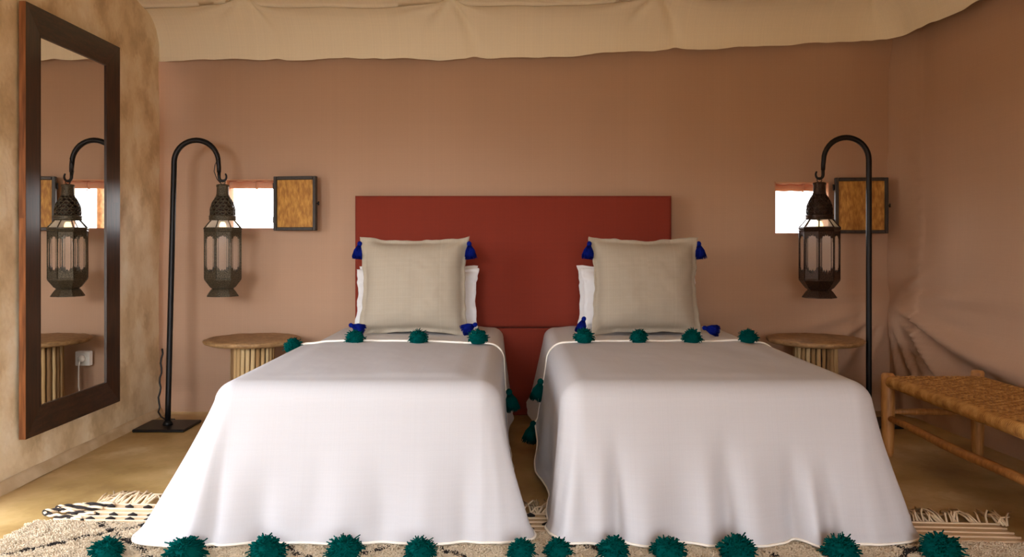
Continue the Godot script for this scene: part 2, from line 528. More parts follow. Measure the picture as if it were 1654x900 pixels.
func build_ceiling() -> void:
	var R := 0.22
	var xr := 2.43
	var db := 5.03
	var st := mb()
	var path := []                              # [centre of the turn, outward, coordinate]
	var x := LEFT_X - 0.1
	while x < xr - R:
		path.append([Vector2(x, db - R), Vector2(0, 1)])
		x += 0.022
	for k in 13:
		var an := PI / 2 * k / 12.0
		path.append([Vector2(xr - R, db - R), Vector2(sin(an), cos(an))])
	var d := db - R - 0.05
	while d > FRONT:
		path.append([Vector2(xr - R + 0.03 * (db - R - d), d), Vector2(1, 0)])
		d -= 0.025 if d > 3.6 else 0.08
	path.append([Vector2(xr - R + 0.03 * (db - R - FRONT), FRONT), Vector2(1, 0)])
	var rows := []
	for k in 25:
		var t := k / 24.0
		var row := PackedVector3Array()
		for p in path:
			var b: Vector2 = p[0]
			var top := roof_y(b.x, b.y) - (0.30 * clampf(4.8 - b.y, 0.0, 2.9) if p[1].x > 0.99 else 0.0) * smoothstep(0.0, 1.0, t)
			var along: float = b.x + p[1].x * 0.3 - (b.y if p[1].x > 0.99 else 4.8)
			var edge := 2.262 + 0.105 * smoothstep(-0.4, 2.3, b.x) - 0.012 * smoothstep(-1.6, -2.2, b.x) + 0.02 * noise.get_noise_1d(along * 45.0) + 0.006 * noise.get_noise_1d(along * 160.0)
			var an := t * PI / 2
			var off := R * sin(an) + 0.014 * noise.get_noise_1d(along * 60.0 + 50.0) * t
			var yy := lerpf(edge, top, cos(an))
			row.append(tied(V(b.x + p[1].x * off, yy, b.y + p[1].y * off)))
		rows.append(row)
	sheet(st, rows)
	# the slope itself
	var srows := []
	var xs := PackedFloat32Array()
	for p in path:
		if p[1].x < 0.001:
			xs.append(p[0].x)
	xs.append(xr - R)
	var ds := PackedFloat32Array()
	for p in path:
		if p[1].x > 0.999:
			ds.append(p[0].y)
	for dd in ds:
		var row := PackedVector3Array()
		for k in xs.size():
			var xx := xs[k] + (0.03 * (db - R - dd) if k == xs.size() - 1 else 0.0)
			row.append(tied(V(xx, roof_y(xx, dd), dd)))
		srows.append(row)
	sheet(st, srows, false)
	var hem := PackedVector3Array()              # the folded edge has thickness
	var hem2 := PackedVector3Array()
	for v in rows[24]:
		hem.append(v); hem2.append(v + Vector3(0, 0.02, 0))
	struct("ceiling", st, M.ceiling)
	var sr := mb(false)
	box(sr, V(-2.70, 3.5, 5.21), V(2.85, 3.6, FRONT - 0.1))
	box(sr, V(-2.70, 3.5, FRONT - 0.1), V(LIGHT_SCREEN[0] + 0.06, 3.6, UNSEEN_HALL - 0.1))  # roof over the unseen passage
	struct("ceiling_outer", sr, M.canvas)

func build_shell() -> void:
	var sf := mb(false)
	box(sf, V(-2.7, -0.15, 5.25), V(2.85, 0.0, UNSEEN_HALL - 0.1))
	struct("floor", sf, M.floor)
	# unseen walls and openings behind the camera, shaped to steer the daylight
	var sw := mb(false)
	box(sw, V(-2.7, 0, UNSEEN_HALL), V(OPEN[0], 3.5, UNSEEN_HALL - 0.1))
	box(sw, V(OPEN[0], OPEN[2], UNSEEN_HALL), V(LIGHT_SCREEN[0] + 0.06, 3.5, UNSEEN_HALL - 0.1))
	box(sw, V(OPEN[0], 0, UNSEEN_HALL), V(LIGHT_SCREEN[0] + 0.06, OPEN[3], UNSEEN_HALL - 0.1))
	box(sw, V(LIGHT_SCREEN[0], 0, LIGHT_SCREEN[1]), V(LIGHT_SCREEN[0] + 0.06, 3.45, UNSEEN_HALL))  # unseen partition, placed to keep light off the back right
	box(sw, V(LEFT_X - 0.1, 1.88, LIGHT_SCREEN[1] + 0.06), V(LIGHT_SCREEN[0] + 0.06, 3.45, LIGHT_SCREEN[1]))  # unseen hanging piece, placed to darken the top of the back wall
	box(sw, V(LEFT_X - 0.1, 0, LIGHT_SCREEN[1] + 0.06), V(LIGHT_SCREEN[0] + 0.06, 1.08, LIGHT_SCREEN[1]))  # added half wall, only there to shade the bed fronts
	box(sw, V(LIGHT_SCREEN[0] + 0.06, 0, FRONT), V(UNSEEN_DOOR[0], 3.5, FRONT - 0.1))
	box(sw, V(UNSEEN_DOOR[1], 0, FRONT), V(2.85, 3.5, FRONT - 0.1))
	box(sw, V(UNSEEN_DOOR[0], UNSEEN_DOOR[2], FRONT), V(UNSEEN_DOOR[1], 3.5, FRONT - 0.1))
	struct("wall_front_unseen", sw, M.canvas)
	var sg := mb(false)
	box(sg, V(-60, -0.4, 60), V(60, -0.16, -60))
	var g := struct("ground", sg, M.sand)
	build_back_wall()
	build_right_wall()
	build_left_wall()
	build_ceiling()

const FRONT := -0.8      # unseen front wall on the right, around a low doorway
const UNSEEN_HALL := -5.0       # end of an unseen passage, shaped to send light to the back left
const OPEN := [-2.20, -0.54, 3.3, 1.0]  # unseen passage opening, filled by the area light
const UNSEEN_DOOR := [-0.4, 1.9, 1.7]  # unseen doorway, placed to light the bed fronts
const LIGHT_SCREEN := [-0.56, -0.35]  # where the unseen light-blocking partition ends
const SIDE := [1.6, 3.2, 1.95]  # unseen opening in the left wall, placed to light the right wall

# ---------------------------------------------------------------- beds
# A cloth laid over a bed: flat top, rounded shoulder, then hanging sides with folds.
# q runs along the hanging edge: 0-1 left side, 1-2 left corner, 2-3 front, 3-4 right corner, 4-5 right side.
func drape(c: Dictionary) -> Dictionary:
	var R: float = c.R
	var il: float = c.xl + R; var ir: float = c.xr - R; var di: float = c.df + R
	var path := []
	var nl := 44; var nf := 96; var nc := 22
	for k in nl:
		path.append([Vector2(il, lerpf(c.dh, di, float(k) / nl)), Vector2(-1, 0), float(k) / nl])
	if c.front:
		for k in nc:
			var an := PI / 2 * k / nc
			path.append([Vector2(il, di), Vector2(-cos(an), -sin(an)), 1.0 + float(k) / nc])
		for k in nf:
			path.append([Vector2(lerpf(il, ir, float(k) / nf), di), Vector2(0, -1), 2.0 + float(k) / nf])
		for k in nc:
			var an := PI / 2 * k / nc
			path.append([Vector2(ir, di), Vector2(sin(an), -cos(an)), 3.0 + float(k) / nc])
	for k in nl + 1:
		path.append([Vector2(ir, lerpf(di, c.dh, float(k) / nl)), Vector2(1, 0), 4.0 + float(k) / nl])
	var rows := []
	var ns := 9; var nh := 34
	for k in ns + nh + 1:
		var row := PackedVector3Array()
		for p in path:
			var q: float = p[2]
			var y: float; var off: float
			if k <= ns:
				var ph := deg_to_rad(82.0) * k / ns
				off = R * sin(ph); y = c.H - R * (1.0 - cos(ph))
			else:
				var f := float(k - ns) / nh
				var y0: float = c.H - R * (1.0 - cos(deg_to_rad(82.0)))
				y = lerpf(y0, keyed(c.hem, q), f)
				off = R * sin(deg_to_rad(82.0)) + keyed(c.flare, q) * pow(f, c.power)
				var wave := 0.0
				for w in c.folds:            # [q, width, amplitude, start]
					wave += w[2] * exp(-pow((q - w[0]) / w[1], 2)) * smoothstep(w[3], 1.0, f)
				wave += 0.016 * noise.get_noise_2d(q * 60.0 + c.seed, f * 14.0) * f
				off += wave
				off += 0.012 * smoothstep(0.9, 1.0, f)
			row.append(V(p[0].x + p[1].x * off, y + c.get("lift", 0.0), p[0].y + p[1].y * off))
		rows.append(row)
	var st := mb()
	for s in ([[0, path.size()]] if c.front else [[0, nl], [nl, path.size()]]):
		var part := []
		for r in rows:
			part.append(r.slice(s[0], s[1]))
		sheet(st, part, true)
	# top
	var trows := []
	var xs := PackedFloat32Array()
	for k in nf + 1:
		xs.append(lerpf(il, ir, float(k) / nf))
	var head := PackedVector3Array()
	for k in nl + 1:
		var dd := lerpf(c.dh, di, float(k) / nl)
		var row := PackedVector3Array()
		for x in xs:
			var u := (x - il) / (ir - il); var v := float(k) / nl
			var m := smoothstep(0.0, 0.12, u) * smoothstep(1.0, 0.88, u) * smoothstep(1.0, 0.9, v)
			row.append(V(x, c.H + m * (0.008 + 0.012 * noise.get_noise_2d(x * 40.0 + c.seed, dd * 22.0) + 0.002 * noise.get_noise_2d(x * 160.0, dd * 140.0 + c.seed)), dd))
		if k == 0:
			head = row
		trows.append(row)
	sheet(st, trows, true)
	# edges: up the left hanging edge, over the top at the head, down the right
	var head_line := []
	for k in range(rows.size() - 1, -1, -1):
		head_line.append(rows[k][0])
	for v in head:
		head_line.append(v)
	for k in rows.size():
		head_line.append(rows[k][path.size() - 1])
	return {"st": st, "hem": rows[rows.size() - 1], "head": head_line, "path": path}

var tassels := {}

func strand(st: SurfaceTool, pts: Array, r: float) -> void:
	var radii := []
	for k in pts.size():
		radii.append(r * (1.0 - 0.25 * k / (pts.size() - 1)))
	tube(st, pts, radii, 3, true)

func tassel_mesh(kind: String, seed_: int) -> ArrayMesh:
	var r := RandomNumberGenerator.new(); r.seed = seed_
	var st := mb()
	if kind == "hanging":                    # a bound head and a skirt of yarn that widens downwards
		lathe(st, [Vector2(0.0, -0.036), Vector2(0.013, -0.03), Vector2(0.016, -0.018), Vector2(0.013, -0.006), Vector2(0.004, 0.0), Vector2(0.0, 0.0)], 10)
		lathe(st, [Vector2(0.0, -0.098), Vector2(0.030, -0.096), Vector2(0.032, -0.08), Vector2(0.020, -0.045), Vector2(0.010, -0.03), Vector2(0.0, -0.028)], 12)
		for k in 210:
			var an := r.randf() * TAU; var rr := sqrt(r.randf())
			var dir := Vector3(cos(an), 0, sin(an))
			var l := r.randf_range(0.095, 0.118)
			strand(st, [dir * 0.011 * rr + Vector3(0, -0.028, 0), dir * (0.024 * rr + 0.006) + Vector3(0, -0.060, 0), dir * (0.038 * rr + r.randf_range(-0.002, 0.005)) + Vector3(0, -l, 0)], 0.0024)
	else:                                    # a mop of yarn fallen open, its cut ends standing up and out
		lathe(st, [Vector2(0.0, -0.032), Vector2(0.042, -0.030), Vector2(0.052, -0.010), Vector2(0.046, 0.014), Vector2(0.026, 0.030), Vector2(0.0, 0.034)], 14)
		for k in 620:
			var an := r.randf() * TAU
			var el := r.randf_range(-0.4, 1.5)
			var lump := 1.0 + 0.10 * sin(an * 3.0 + seed_) + 0.08 * sin(an * 5.0 + el * 3.0 + seed_ * 2.0)
			var dir := Vector3(cos(an) * cos(el) * 1.10, sin(el) * 0.80, sin(an) * cos(el) * 0.95) * lump
			var l := r.randf_range(0.044, 0.058) + (0.006 if r.randf() < 0.03 else 0.0)
			var side := Vector3(r.randf_range(-1, 1), r.randf_range(-1, 0.4), r.randf_range(-1, 1)) * 0.016
			var p := [dir * 0.026, dir * l * 0.84 + side * 0.25, dir * l + side]
			for i in 3:
				p[i].y = max(p[i].y, -0.032)
			strand(st, p, 0.0034)
	return done(st)

func tassel(kind: String, n: int) -> ArrayMesh:
	var key := kind + str(n % 4)
	if not tassels.has(key):
		tassels[key] = tassel_mesh(kind, 100 + n % 4)
	return tassels[key]

func nearest(line: Array, x: float) -> Vector3:
	var best: Vector3 = line[0]
	for v: Vector3 in line:
		if absf(v.x - x) < absf(best.x - x):
			best = v
	return best

func build_bed(c: Dictionary) -> void:
	var bed := thing("bed", c.bed_label, "bed", V((c.mx0 + c.mx1) / 2, 0, 3.95), 0.0, "twin beds")
	var hx: float = (c.mx1 - c.mx0) / 2
	var sb := mb(false)
	box(sb, Vector3(-hx, 0.10, -1.0), Vector3(hx, 0.32, 0.94), 0.02)
	obj("bed_base", sb, M.cotton, bed)
	for lx in [-1, 1]:
		for lz in [-0.9, 0.55]:
			var sl := mb()
			lathe(sl, [Vector2(0, 0), Vector2(0.022, 0), Vector2(0.028, 0.099), Vector2(0, 0.099)], 14, Transform3D(Basis(), Vector3(lx * (hx - 0.1), 0, lz)))
			obj("leg", sl, M.iron, bed)
	var sm := mb()
	box(sm, Vector3(-hx, 0.325, -1.0), Vector3(hx, 0.548, 0.94), 0.045)
	obj("mattress", sm, M.cotton, bed)
	# the white sheet that shows between pillows and bedspread
	var sh := drape({"xl": c.sxl, "xr": c.sxr, "R": 0.07, "df": 3.70 - 0.07, "dh": 4.95, "H": 0.560, "front": false, "power": 1.1, "seed": c.seed + 40.0,
		"hem": [[0.0, 0.09], [5.0, 0.10]], "flare": [[0.0, c.sflare], [1.0, 0.01], [4.0, 0.01], [5.0, c.sflare]], "folds": [[0.3, 0.1, 0.015, 0.2], [4.6, 0.1, 0.02, 0.2]]})
	var so := obj("bed_sheet", sh.st, M.sheet, self)
	tag(so, c.sheet_label, "sheet", "white bed sheets")
	# the bedspread
	var d := drape(c)
	var root := thing("bedspread", c.label, "bedspread", Vector3.ZERO, 0.0, "cream bedspreads with green tassels")
	obj("cloth", d.st, M.spread, root)
	var cord := mb()
	var hp := []
	for v in d.head:
		hp.append(v + Vector3(0, 0.004, 0))
	tube(cord, hp, 0.0055, 6)
	var fp := []
	for v in d.hem:
		fp.append(v + Vector3(0, 0.002, 0))
	tube(cord, fp, 0.0045, 6)
	obj("edge_cord", cord, M.cord_white, root)
	var n := 0
	var front := []
	for k in d.path.size():
		if d.path[k][2] >= 1.0 and d.path[k][2] <= 4.0:
			front.append(d.hem[k])
	for t in c.floor_tassels:               # [X, size, turn]
		var at := nearest(front, t[0])
		at.x = t[0] if absf(at.x - t[0]) > 0.01 else at.x
		at += Vector3(0, 0, 0.085)
		at.y = 0.048
		at.z = maxf(at.z, -2.68 - 0.02 * absf(sin(t[2] * 3.0)))
		hang("tassel", tassel("fallen", n), M.teal, root, Transform3D(Basis(Vector3.UP, t[2]).scaled(Vector3.ONE * t[1]), at))
		n += 1
	for t in c.top_tassels:                 # [X, size]
		var at := V(t[0], c.H + 0.036 * t[1], c.dh - 0.03)
		if t[0] < c.xl + 0.05:
			at = V(c.xl + 0.01, c.H - 0.01, c.dh - 0.02)
		hang("tassel", tassel("fallen", n), M.teal, root, Transform3D(Basis(Vector3.UP, t[0] * 7.0).scaled(Vector3(0.82, 0.95, 0.82) * t[1]), at))
		n += 1
	for t in c.side_tassels:                # [side, height, size]
		var best: Vector3 = d.head[0]
		for v: Vector3 in d.head:
			if signf(v.x - (c.xl + c.xr) / 2) == t[0] and absf(v.y - t[1]) < absf(best.y - t[1]) or signf(best.x - (c.xl + c.xr) / 2) != t[0]:
				best = v
		hang("tassel", tassel("hanging", n), M.teal, root, Transform3D(Basis(Vector3(0, 0, 1), t[0] * 0.22).scaled(Vector3.ONE * t[2]), best + Vector3(t[0] * 0.016, 0, 0.012)))
		n += 1

# ---------------------------------------------------------------- cushions
func cushion_rows(w: float, h: float, thick: float, flange: float, pinch: float, seed_: float, side: float) -> Array:
	var rows := []
	var n := 56
	for j in n + 1:
		var v := lerpf(-1.0, 1.0, j / float(n))
		var row := PackedVector3Array()
		for i in n + 1:
			var u := lerpf(-1.0, 1.0, i / float(n))
			var ku := 1.0 - flange / (w / 2); var kv := 1.0 - flange / (h / 2)
			var bu := clampf(absf(u) / ku, 0.0, 1.0); var bv := clampf(absf(v) / kv, 0.0, 1.0)
			var puff := pow(maxf(0.0, (1.0 - pow(bu, 3.0)) * (1.0 - pow(bv, 3.0))), 0.55)
			var x := u * w / 2 * (1.0 - pinch * (1.0 - v * v) * absf(u))
			var y := v * h / 2 * (1.0 - pinch * (1.0 - u * u) * absf(v))
			var edge := smoothstep(0.80, 1.0, maxf(absf(u), absf(v)))
			var ripple := (noise.get_noise_2d(u * 45.0 + seed_, v * 45.0) * 0.05) * edge * minf(1.0, flange / 0.04)
			x += edge * 0.010 * noise.get_noise_2d(v * 55.0 + seed_, 5.0) * (1.0 if absf(u) > absf(v) else 0.0)
			y += edge * 0.010 * noise.get_noise_2d(u * 55.0 + seed_, 25.0) * (1.0 if absf(v) >= absf(u) else 0.0)
			var wr := 0.008 * noise.get_noise_2d(u * 60.0 + seed_, v * 60.0 + 70.0) * puff
			row.append(Vector3(x, y, side * (thick / 2 * puff + 0.0025) + ripple + wr * side))
		rows.append(row)
	return rows

func cushion_shape(w: float, h: float, thick: float, flange: float, pinch: float, seed_: float) -> SurfaceTool:
	var st := mb()
	var a := cushion_rows(w, h, thick, flange, pinch, seed_, 1.0)
	var b := cushion_rows(w, h, thick, flange, pinch, seed_, -1.0)
	sheet(st, a)
	sheet(st, b, true)
	var n: int = a.size() - 1
	for k in n:                              # close the rim
		quad(st, b[0][k], b[0][k + 1], a[0][k + 1], a[0][k])
		quad(st, a[n][k], a[n][k + 1], b[n][k + 1], b[n][k])
		quad(st, a[k][0], a[k + 1][0], b[k + 1][0], b[k][0])
		quad(st, b[k][n], b[k + 1][n], a[k + 1][n], a[k][n])
	return st

func build_pillows(cx: float, wx: float, wide: float, which: String, seed_: float, corners: Array) -> void:
	var spots := [[4.81, "back", 0.0, 0.38], [4.645, "front", 0.012, 0.37]]
	for k in 2:
		var s: Array = spots[k]
		var root := thing("pillow", "plump white cotton pillow on the %s bed, %s" % [which, "directly behind the large linen cushion" if k else "against the red headboard, rearmost of its stack"], "pillow", V(wx + s[2], 0.572, s[0]), 0.0, "white pillows")
		var lean := Basis(Vector3.RIGHT, -0.20)
		var st := cushion_shape(wide, s[3], 0.16, 0.022, 0.05, seed_ + 30.0 * k)
		obj("pillow_case", st, M.cotton, root, Transform3D(lean, lean * Vector3(0, s[3] / 2 + 0.005, 0)))
	var r := thing("cushion", "large square oatmeal linen cushion with blue corner tassels propped on the %s bed" % which, "cushion", V(cx, 0.575, 4.425), 0.0, "linen cushions with blue tassels")
	var lean := Basis(Vector3.RIGHT, -0.14)
	var w := 0.635; var h := 0.57
	var at := Transform3D(lean, lean * Vector3(0, h / 2 - 0.004, -0.06))
	obj("cushion_cover", cushion_shape(w, h, 0.20, 0.026, 0.085, seed_ + 90.0), M.linen, r, at)
	for k in 4:
		var sx := -1.0 if k % 2 == 0 else 1.0
		var p: Vector3
		var b := Basis()
		if k < 2:
			p = at * Vector3(sx * (w / 2 - 0.004), h / 2 - 0.028, 0.012)
			b = Basis(Vector3(0, 0, 1), sx * 0.12).scaled(Vector3.ONE * 0.90)
		else:
			var lower: Array = corners[k - 2]        # [x, height, turn]
			b = Basis(Vector3(0, 0, 1), lower[2]).scaled(Vector3.ONE * 0.82)
			p = Vector3(lower[0], lower[1], 0.035) - b * Vector3(0, -0.06, 0)
		hang("tassel", tassel("hanging", k), M.blue, r, Transform3D(b, p))

# ---------------------------------------------------------------- furniture
func build_headboard() -> void:
	var root := thing("headboard", "wide rust red upholstered headboard standing behind both beds against the back wall", "headboard", V(0.016, 0, 5.03))
	var soft := func(lo: Vector3, hi: Vector3, r: float) -> SurfaceTool:
		var st := mb()
		var rows := []
		# front face with rolled edges, as one shell
		var n := 40
		var ring := []
		for k in 9:
			var an := PI / 2 * k / 8.0
			ring.append([r * (1.0 - sin(an)), r * (1.0 - cos(an))])
		var pts := func(inset: float, back: float) -> PackedVector3Array:
			var row := PackedVector3Array()
			var a := [Vector3(lo.x + inset, lo.y + inset, hi.z - back), Vector3(hi.x - inset, lo.y + inset, hi.z - back), Vector3(hi.x - inset, hi.y - inset, hi.z - back), Vector3(lo.x + inset, hi.y - inset, hi.z - back)]
			for s in 4:
				for i in n:
					row.append(a[s].lerp(a[(s + 1) % 4], i / float(n)))
			row.append(a[0])
			return row
		var back := PackedVector3Array()
		for v in pts.call(0.0, 0.0):
			back.append(Vector3(v.x, v.y, lo.z))
		rows.append(back)
		for k in range(8, -1, -1):
			rows.append(pts.call(ring[8 - k][1] if false else r * (1.0 - sin(PI / 2 * k / 8.0)) * 0.0 + r * (1.0 - cos(PI / 2 * (8 - k) / 8.0)), r * (1.0 - sin(PI / 2 * (8 - k) / 8.0))))
		for k in range(1, 9):
			var f := k / 8.0
			var c := Vector3((lo.x + hi.x) / 2, (lo.y + hi.y) / 2, hi.z)
			var last: PackedVector3Array = rows[9]
			var row := PackedVector3Array()
			for v in last:
				row.append(Vector3(lerpf(v.x, c.x, f), lerpf(v.y, c.y, f), hi.z + 0.006 * sin(f * PI / 2)))
			rows.append(row)
		sheet(st, rows)
		return st
	obj("upper_panel", soft.call(Vector3(-1.0, 0.556, -0.03), Vector3(1.0, 1.388, 0.055), 0.022), M.red, root)
	obj("lower_panel", soft.call(Vector3(-1.0, 0.0, -0.03), Vector3(1.0, 0.553, 0.048), 0.014), M.red, root)

func build_mirror() -> void:
	var y0 := 0.205; var y1 := 2.185; var d0 := 3.563; var d1 := 4.42
	var w := 0.122
	var root := thing("mirror", "tall wall mirror in a wide dark brown wooden frame on the left plaster wall", "mirror", V(LEFT_X + 0.012, y0, (d0 + d1) / 2))
	var H := y1 - y0; var L := (d1 - d0) / 2
	# in its own axes: x out of the wall, y up, z towards the camera
	var prism := func(o0: Vector2, o1: Vector2, i1: Vector2, i0: Vector2) -> SurfaceTool:   # (z, y) corners, outer edge then inner edge
		var st := mb(false)
		var out := 0.030; var inn := 0.020
		var c := (o0 + o1 + i1 + i0) / 4
		var f := [Vector3(out, o0.y, o0.x), Vector3(out, o1.y, o1.x), Vector3(inn, i1.y, i1.x), Vector3(inn, i0.y, i0.x)]
		var b := [Vector3(0.0, o0.y, o0.x), Vector3(0.0, o1.y, o1.x), Vector3(0.0, i1.y, i1.x), Vector3(0.0, i0.y, i0.x)]
		quad(st, f[0], f[1], f[2], f[3])
		for k in 4:
			var q := (k + 1) % 4
			quad(st, f[q], f[k], b[k], b[q])
		quad(st, b[3], b[2], b[1], b[0])
		return st
	var O := [Vector2(-L, 0), Vector2(L, 0), Vector2(L, H), Vector2(-L, H)]
	var I := [Vector2(-L + w, w), Vector2(L - w, w), Vector2(L - w, H - w), Vector2(-L + w, H - w)]
	for k in 4:
		var q := (k + 1) % 4
		obj("frame_rail", prism.call(O[q], O[k], I[k], I[q]), M.frame_wood if k % 2 else M.frame_wood_x, root)
	var side := mb(false)
	box(side, Vector3(0.0, 0.0, L), Vector3(0.029, H, L + 0.003))
	obj("frame_edge", side, M.frame_side, root, Transform3D(), "lighter brown outer edge")
	var lip := mb(false)
	for e in [[Vector3(0.012, w, -L + w), Vector3(0.021, H - w, -L + w + 0.006)], [Vector3(0.012, w, L - w - 0.006), Vector3(0.021, H - w, L - w)], [Vector3(0.012, w, -L + w), Vector3(0.021, w + 0.006, L - w)], [Vector3(0.012, H - w - 0.006, -L + w), Vector3(0.021, H - w, L - w)]]:
		box(lip, e[0], e[1])
	obj("frame_lip", lip, M.frame_wood, root)
	var g := mb(false)
	box(g, Vector3(0.002, w - 0.004, -L + w - 0.004), Vector3(0.014, H - w + 0.004, L - w + 0.004))
	obj("mirror_glass", g, M.silver, root)

func build_shutter(hinge: Vector3, w: float, h: float, turn: float, label: String) -> void:
	var root := thing("window_shutter", label, "shutter", hinge, turn, "shutters beside the two small windows")
	var f := 0.022; var t := 0.030
	for r in [[Vector3(0, 0, 0), Vector3(f, h, t)], [Vector3(w - f, 0, 0), Vector3(w, h, t)], [Vector3(f, 0, 0), Vector3(w - f, f, t)], [Vector3(f, h - f, 0), Vector3(w - f, h, t)]]:
		var st := mb(false)
		box(st, r[0], r[1], 0.003)
		obj("frame_rail", st, M.shutter_wood, root)
	var sp := mb(false)
	box(sp, Vector3(f - 0.004, f - 0.004, 0.006), Vector3(w - f + 0.004, h - f + 0.004, 0.018))
	obj("panel", sp, M.ply, root, Transform3D(), "honey coloured wooden panel")
	for y in [0.05, h - 0.08]:
		var sh := mb()
		tube(sh, [Vector3(-0.006, y, 0.012), Vector3(-0.006, y + 0.04, 0.012)], 0.006, 8)
		obj("hinge", sh, M.iron, root)
	var sk := mb()
	tube(sk, [Vector3(w - 0.001, h * 0.5, 0.015), Vector3(w + 0.014, h * 0.5, 0.015)], 0.004, 8)
	tube(sk, [Vector3(w + 0.012, h * 0.5 - 0.012, 0.015), Vector3(w + 0.012, h * 0.5 + 0.012, 0.015)], 0.005, 8)
	obj("latch", sk, M.iron, root)

func build_table(at: Vector3, label: String, seed_: int) -> void:
	var r := RandomNumberGenerator.new(); r.seed = seed_
	var root := thing("side_table", label, "side table", at, 0.0, "round side tables beside the beds")
	var h := 0.515
	var st := mb()
	var rows := []
	for p in [[0.0, h - 0.032], [0.255, h - 0.032], [0.274, h - 0.026], [0.283, h - 0.012], [0.279, h - 0.003], [0.270, h], [0.14, h + 0.001], [0.0, h + 0.001]]:
		var row := PackedVector3Array()
		for k in 73:
			var an := -TAU * (k % 72) / 72
			var rr: float = p[0] * (1.0 + 0.018 * noise.get_noise_2d(cos(an) * 60.0 + seed_ * 9.0, sin(an) * 60.0))
			row.append(Vector3(rr * cos(an), p[1] + (0.003 * noise.get_noise_2d(cos(an) * 80.0, sin(an) * 80.0 + seed_) if p[0] > 0.2 else 0.0), rr * sin(an)))
		rows.append(row)
	sheet(st, rows)
	obj("table_top", st, M.table_top, root)
	var sc := mb()
	lathe(sc, [Vector2(0, 0.0), Vector2(0.108, 0.0), Vector2(0.108, h - 0.034), Vector2(0, h - 0.034)], 32)
	obj("drum", sc, M.dark_core, root)
	var variants := []
	for k in 4:
		var sv := mb()
		var ra := 0.0115 + 0.0015 * (k % 3)
		var pts := []; var radii := []
		for i in 7:
			pts.append(Vector3(r.randf_range(-0.0015, 0.0015), lerpf(0.0, h - 0.033, i / 6.0), r.randf_range(-0.001, 0.0015)))
			radii.append(ra * r.randf_range(0.9, 1.05))
		tube(sv, pts, radii, 7)
		variants.append(done(sv))
	for k in 25:
		var an := TAU * k / 25
		hang("slat", variants[r.randi() % 4], M.slats[r.randi() % 4], root, Transform3D(Basis(Vector3.UP, -an), Vector3(0.117 * cos(an), 0, 0.117 * sin(an))))
	var sr := mb()
	var ring := []
	for k in 36:
		ring.append(Vector3(0.126 * cos(TAU * k / 36), 0.03, 0.126 * sin(TAU * k / 36)))
	tube(sr, ring, 0.006, 6, false, true)
	obj("binding", sr, M.dark_core, root)

func build_stand(at: Vector3, side: float, lean: float, top: float, reach: float, label: String) -> Vector3:
	# side: +1 the hook reaches to the right; returns where the lantern hangs
	var root := thing("lantern_stand", label, "lamp stand", at, 0.0, "black iron lantern stands")
	var sb := mb(false)
	box(sb, Vector3(-0.15, 0, -0.13), Vector3(0.15, 0.016, 0.13), 0.004)
	obj("base_plate", sb, M.iron, root)
	var sp := mb()
	var pts := []
	var ra := reach / 2
	for k in 12:
		pts.append(Vector3(0, lerpf(0.014, top - ra, k / 11.0), lerpf(0, -lean, k / 11.0)))
	for k in range(1, 19):
		var an := PI * k / 18
		pts.append(Vector3(side * ra * (1 - cos(an)), top - ra + ra * sin(an), -lean))
	pts.append(Vector3(side * (reach + 0.003), top - ra - 0.03, -lean))
	pts.append(Vector3(side * (reach + 0.004), top - ra - 0.06, -lean))
	var radii := []
	for k in pts.size():
		radii.append(0.0165 if k < 24 else lerpf(0.0165, 0.012, (k - 24) / 8.0))
	tube(sp, pts, radii, 12)
	lathe(sp, [Vector2(0.0, 0.015), Vector2(0.03, 0.015), Vector2(0.026, 0.03), Vector2(0.018, 0.04)], 14)
	obj("pole", sp, M.iron, root)
	var hx := side * (reach + 0.004)
	var y := top - ra - 0.055
	var sh := mb()
	var hp := [Vector3(hx, y, -lean)]
	var turn := side if side > 0 else -1.0
	for k in 15:
		var an := PI + 1.25 * PI * k / 14.0
		hp.append(Vector3(hx + turn * (0.022 + 0.022 * cos(an)), y - 0.032 + 0.026 * sin(an), -lean))
	var hr := []
	for k in hp.size():
		hr.append(lerpf(0.010, 0.005, k / float(hp.size() - 1)))
	tube(sh, hp, hr, 9)
	obj("hook", sh, M.iron, root)
	return at + Vector3(hx + turn * 0.022, y - 0.052, -lean)

func arch_outline(w: float, h: float, lower: bool) -> PackedVector2Array:
	# pierced metal border of a lantern face: an arch with cusps, or a crown of points
	var out := PackedVector2Array()
	if not lower:
		out.append(Vector2(-w / 2, 0)); out.append(Vector2(w / 2, 0))
		for p in [[0.5, 1.0], [0.455, 0.80], [0.46, 0.60], [0.40, 0.50], [0.33, 0.56], [0.28, 0.36], [0.16, 0.40], [0.08, 0.24], [0.0, 0.36], [-0.08, 0.24], [-0.16, 0.40], [-0.28, 0.36], [-0.33, 0.56], [-0.40, 0.50], [-0.46, 0.60], [-0.455, 0.80], [-0.5, 1.0]]:
			out.append(Vector2(p[0] * w, -p[1] * h))
	else:
		out.append(Vector2(w / 2, 0)); out.append(Vector2(-w / 2, 0))
		for p in [[-0.5, 1.0], [-0.42, 0.74], [-0.33, 0.82], [-0.27, 0.55], [-0.17, 0.62], [-0.10, 0.40], [0.0, 0.66], [0.10, 0.40], [0.17, 0.62], [0.27, 0.55], [0.33, 0.82], [0.42, 0.74], [0.5, 1.0]]:
			out.append(Vector2(p[0] * w, p[1] * h))
	return out

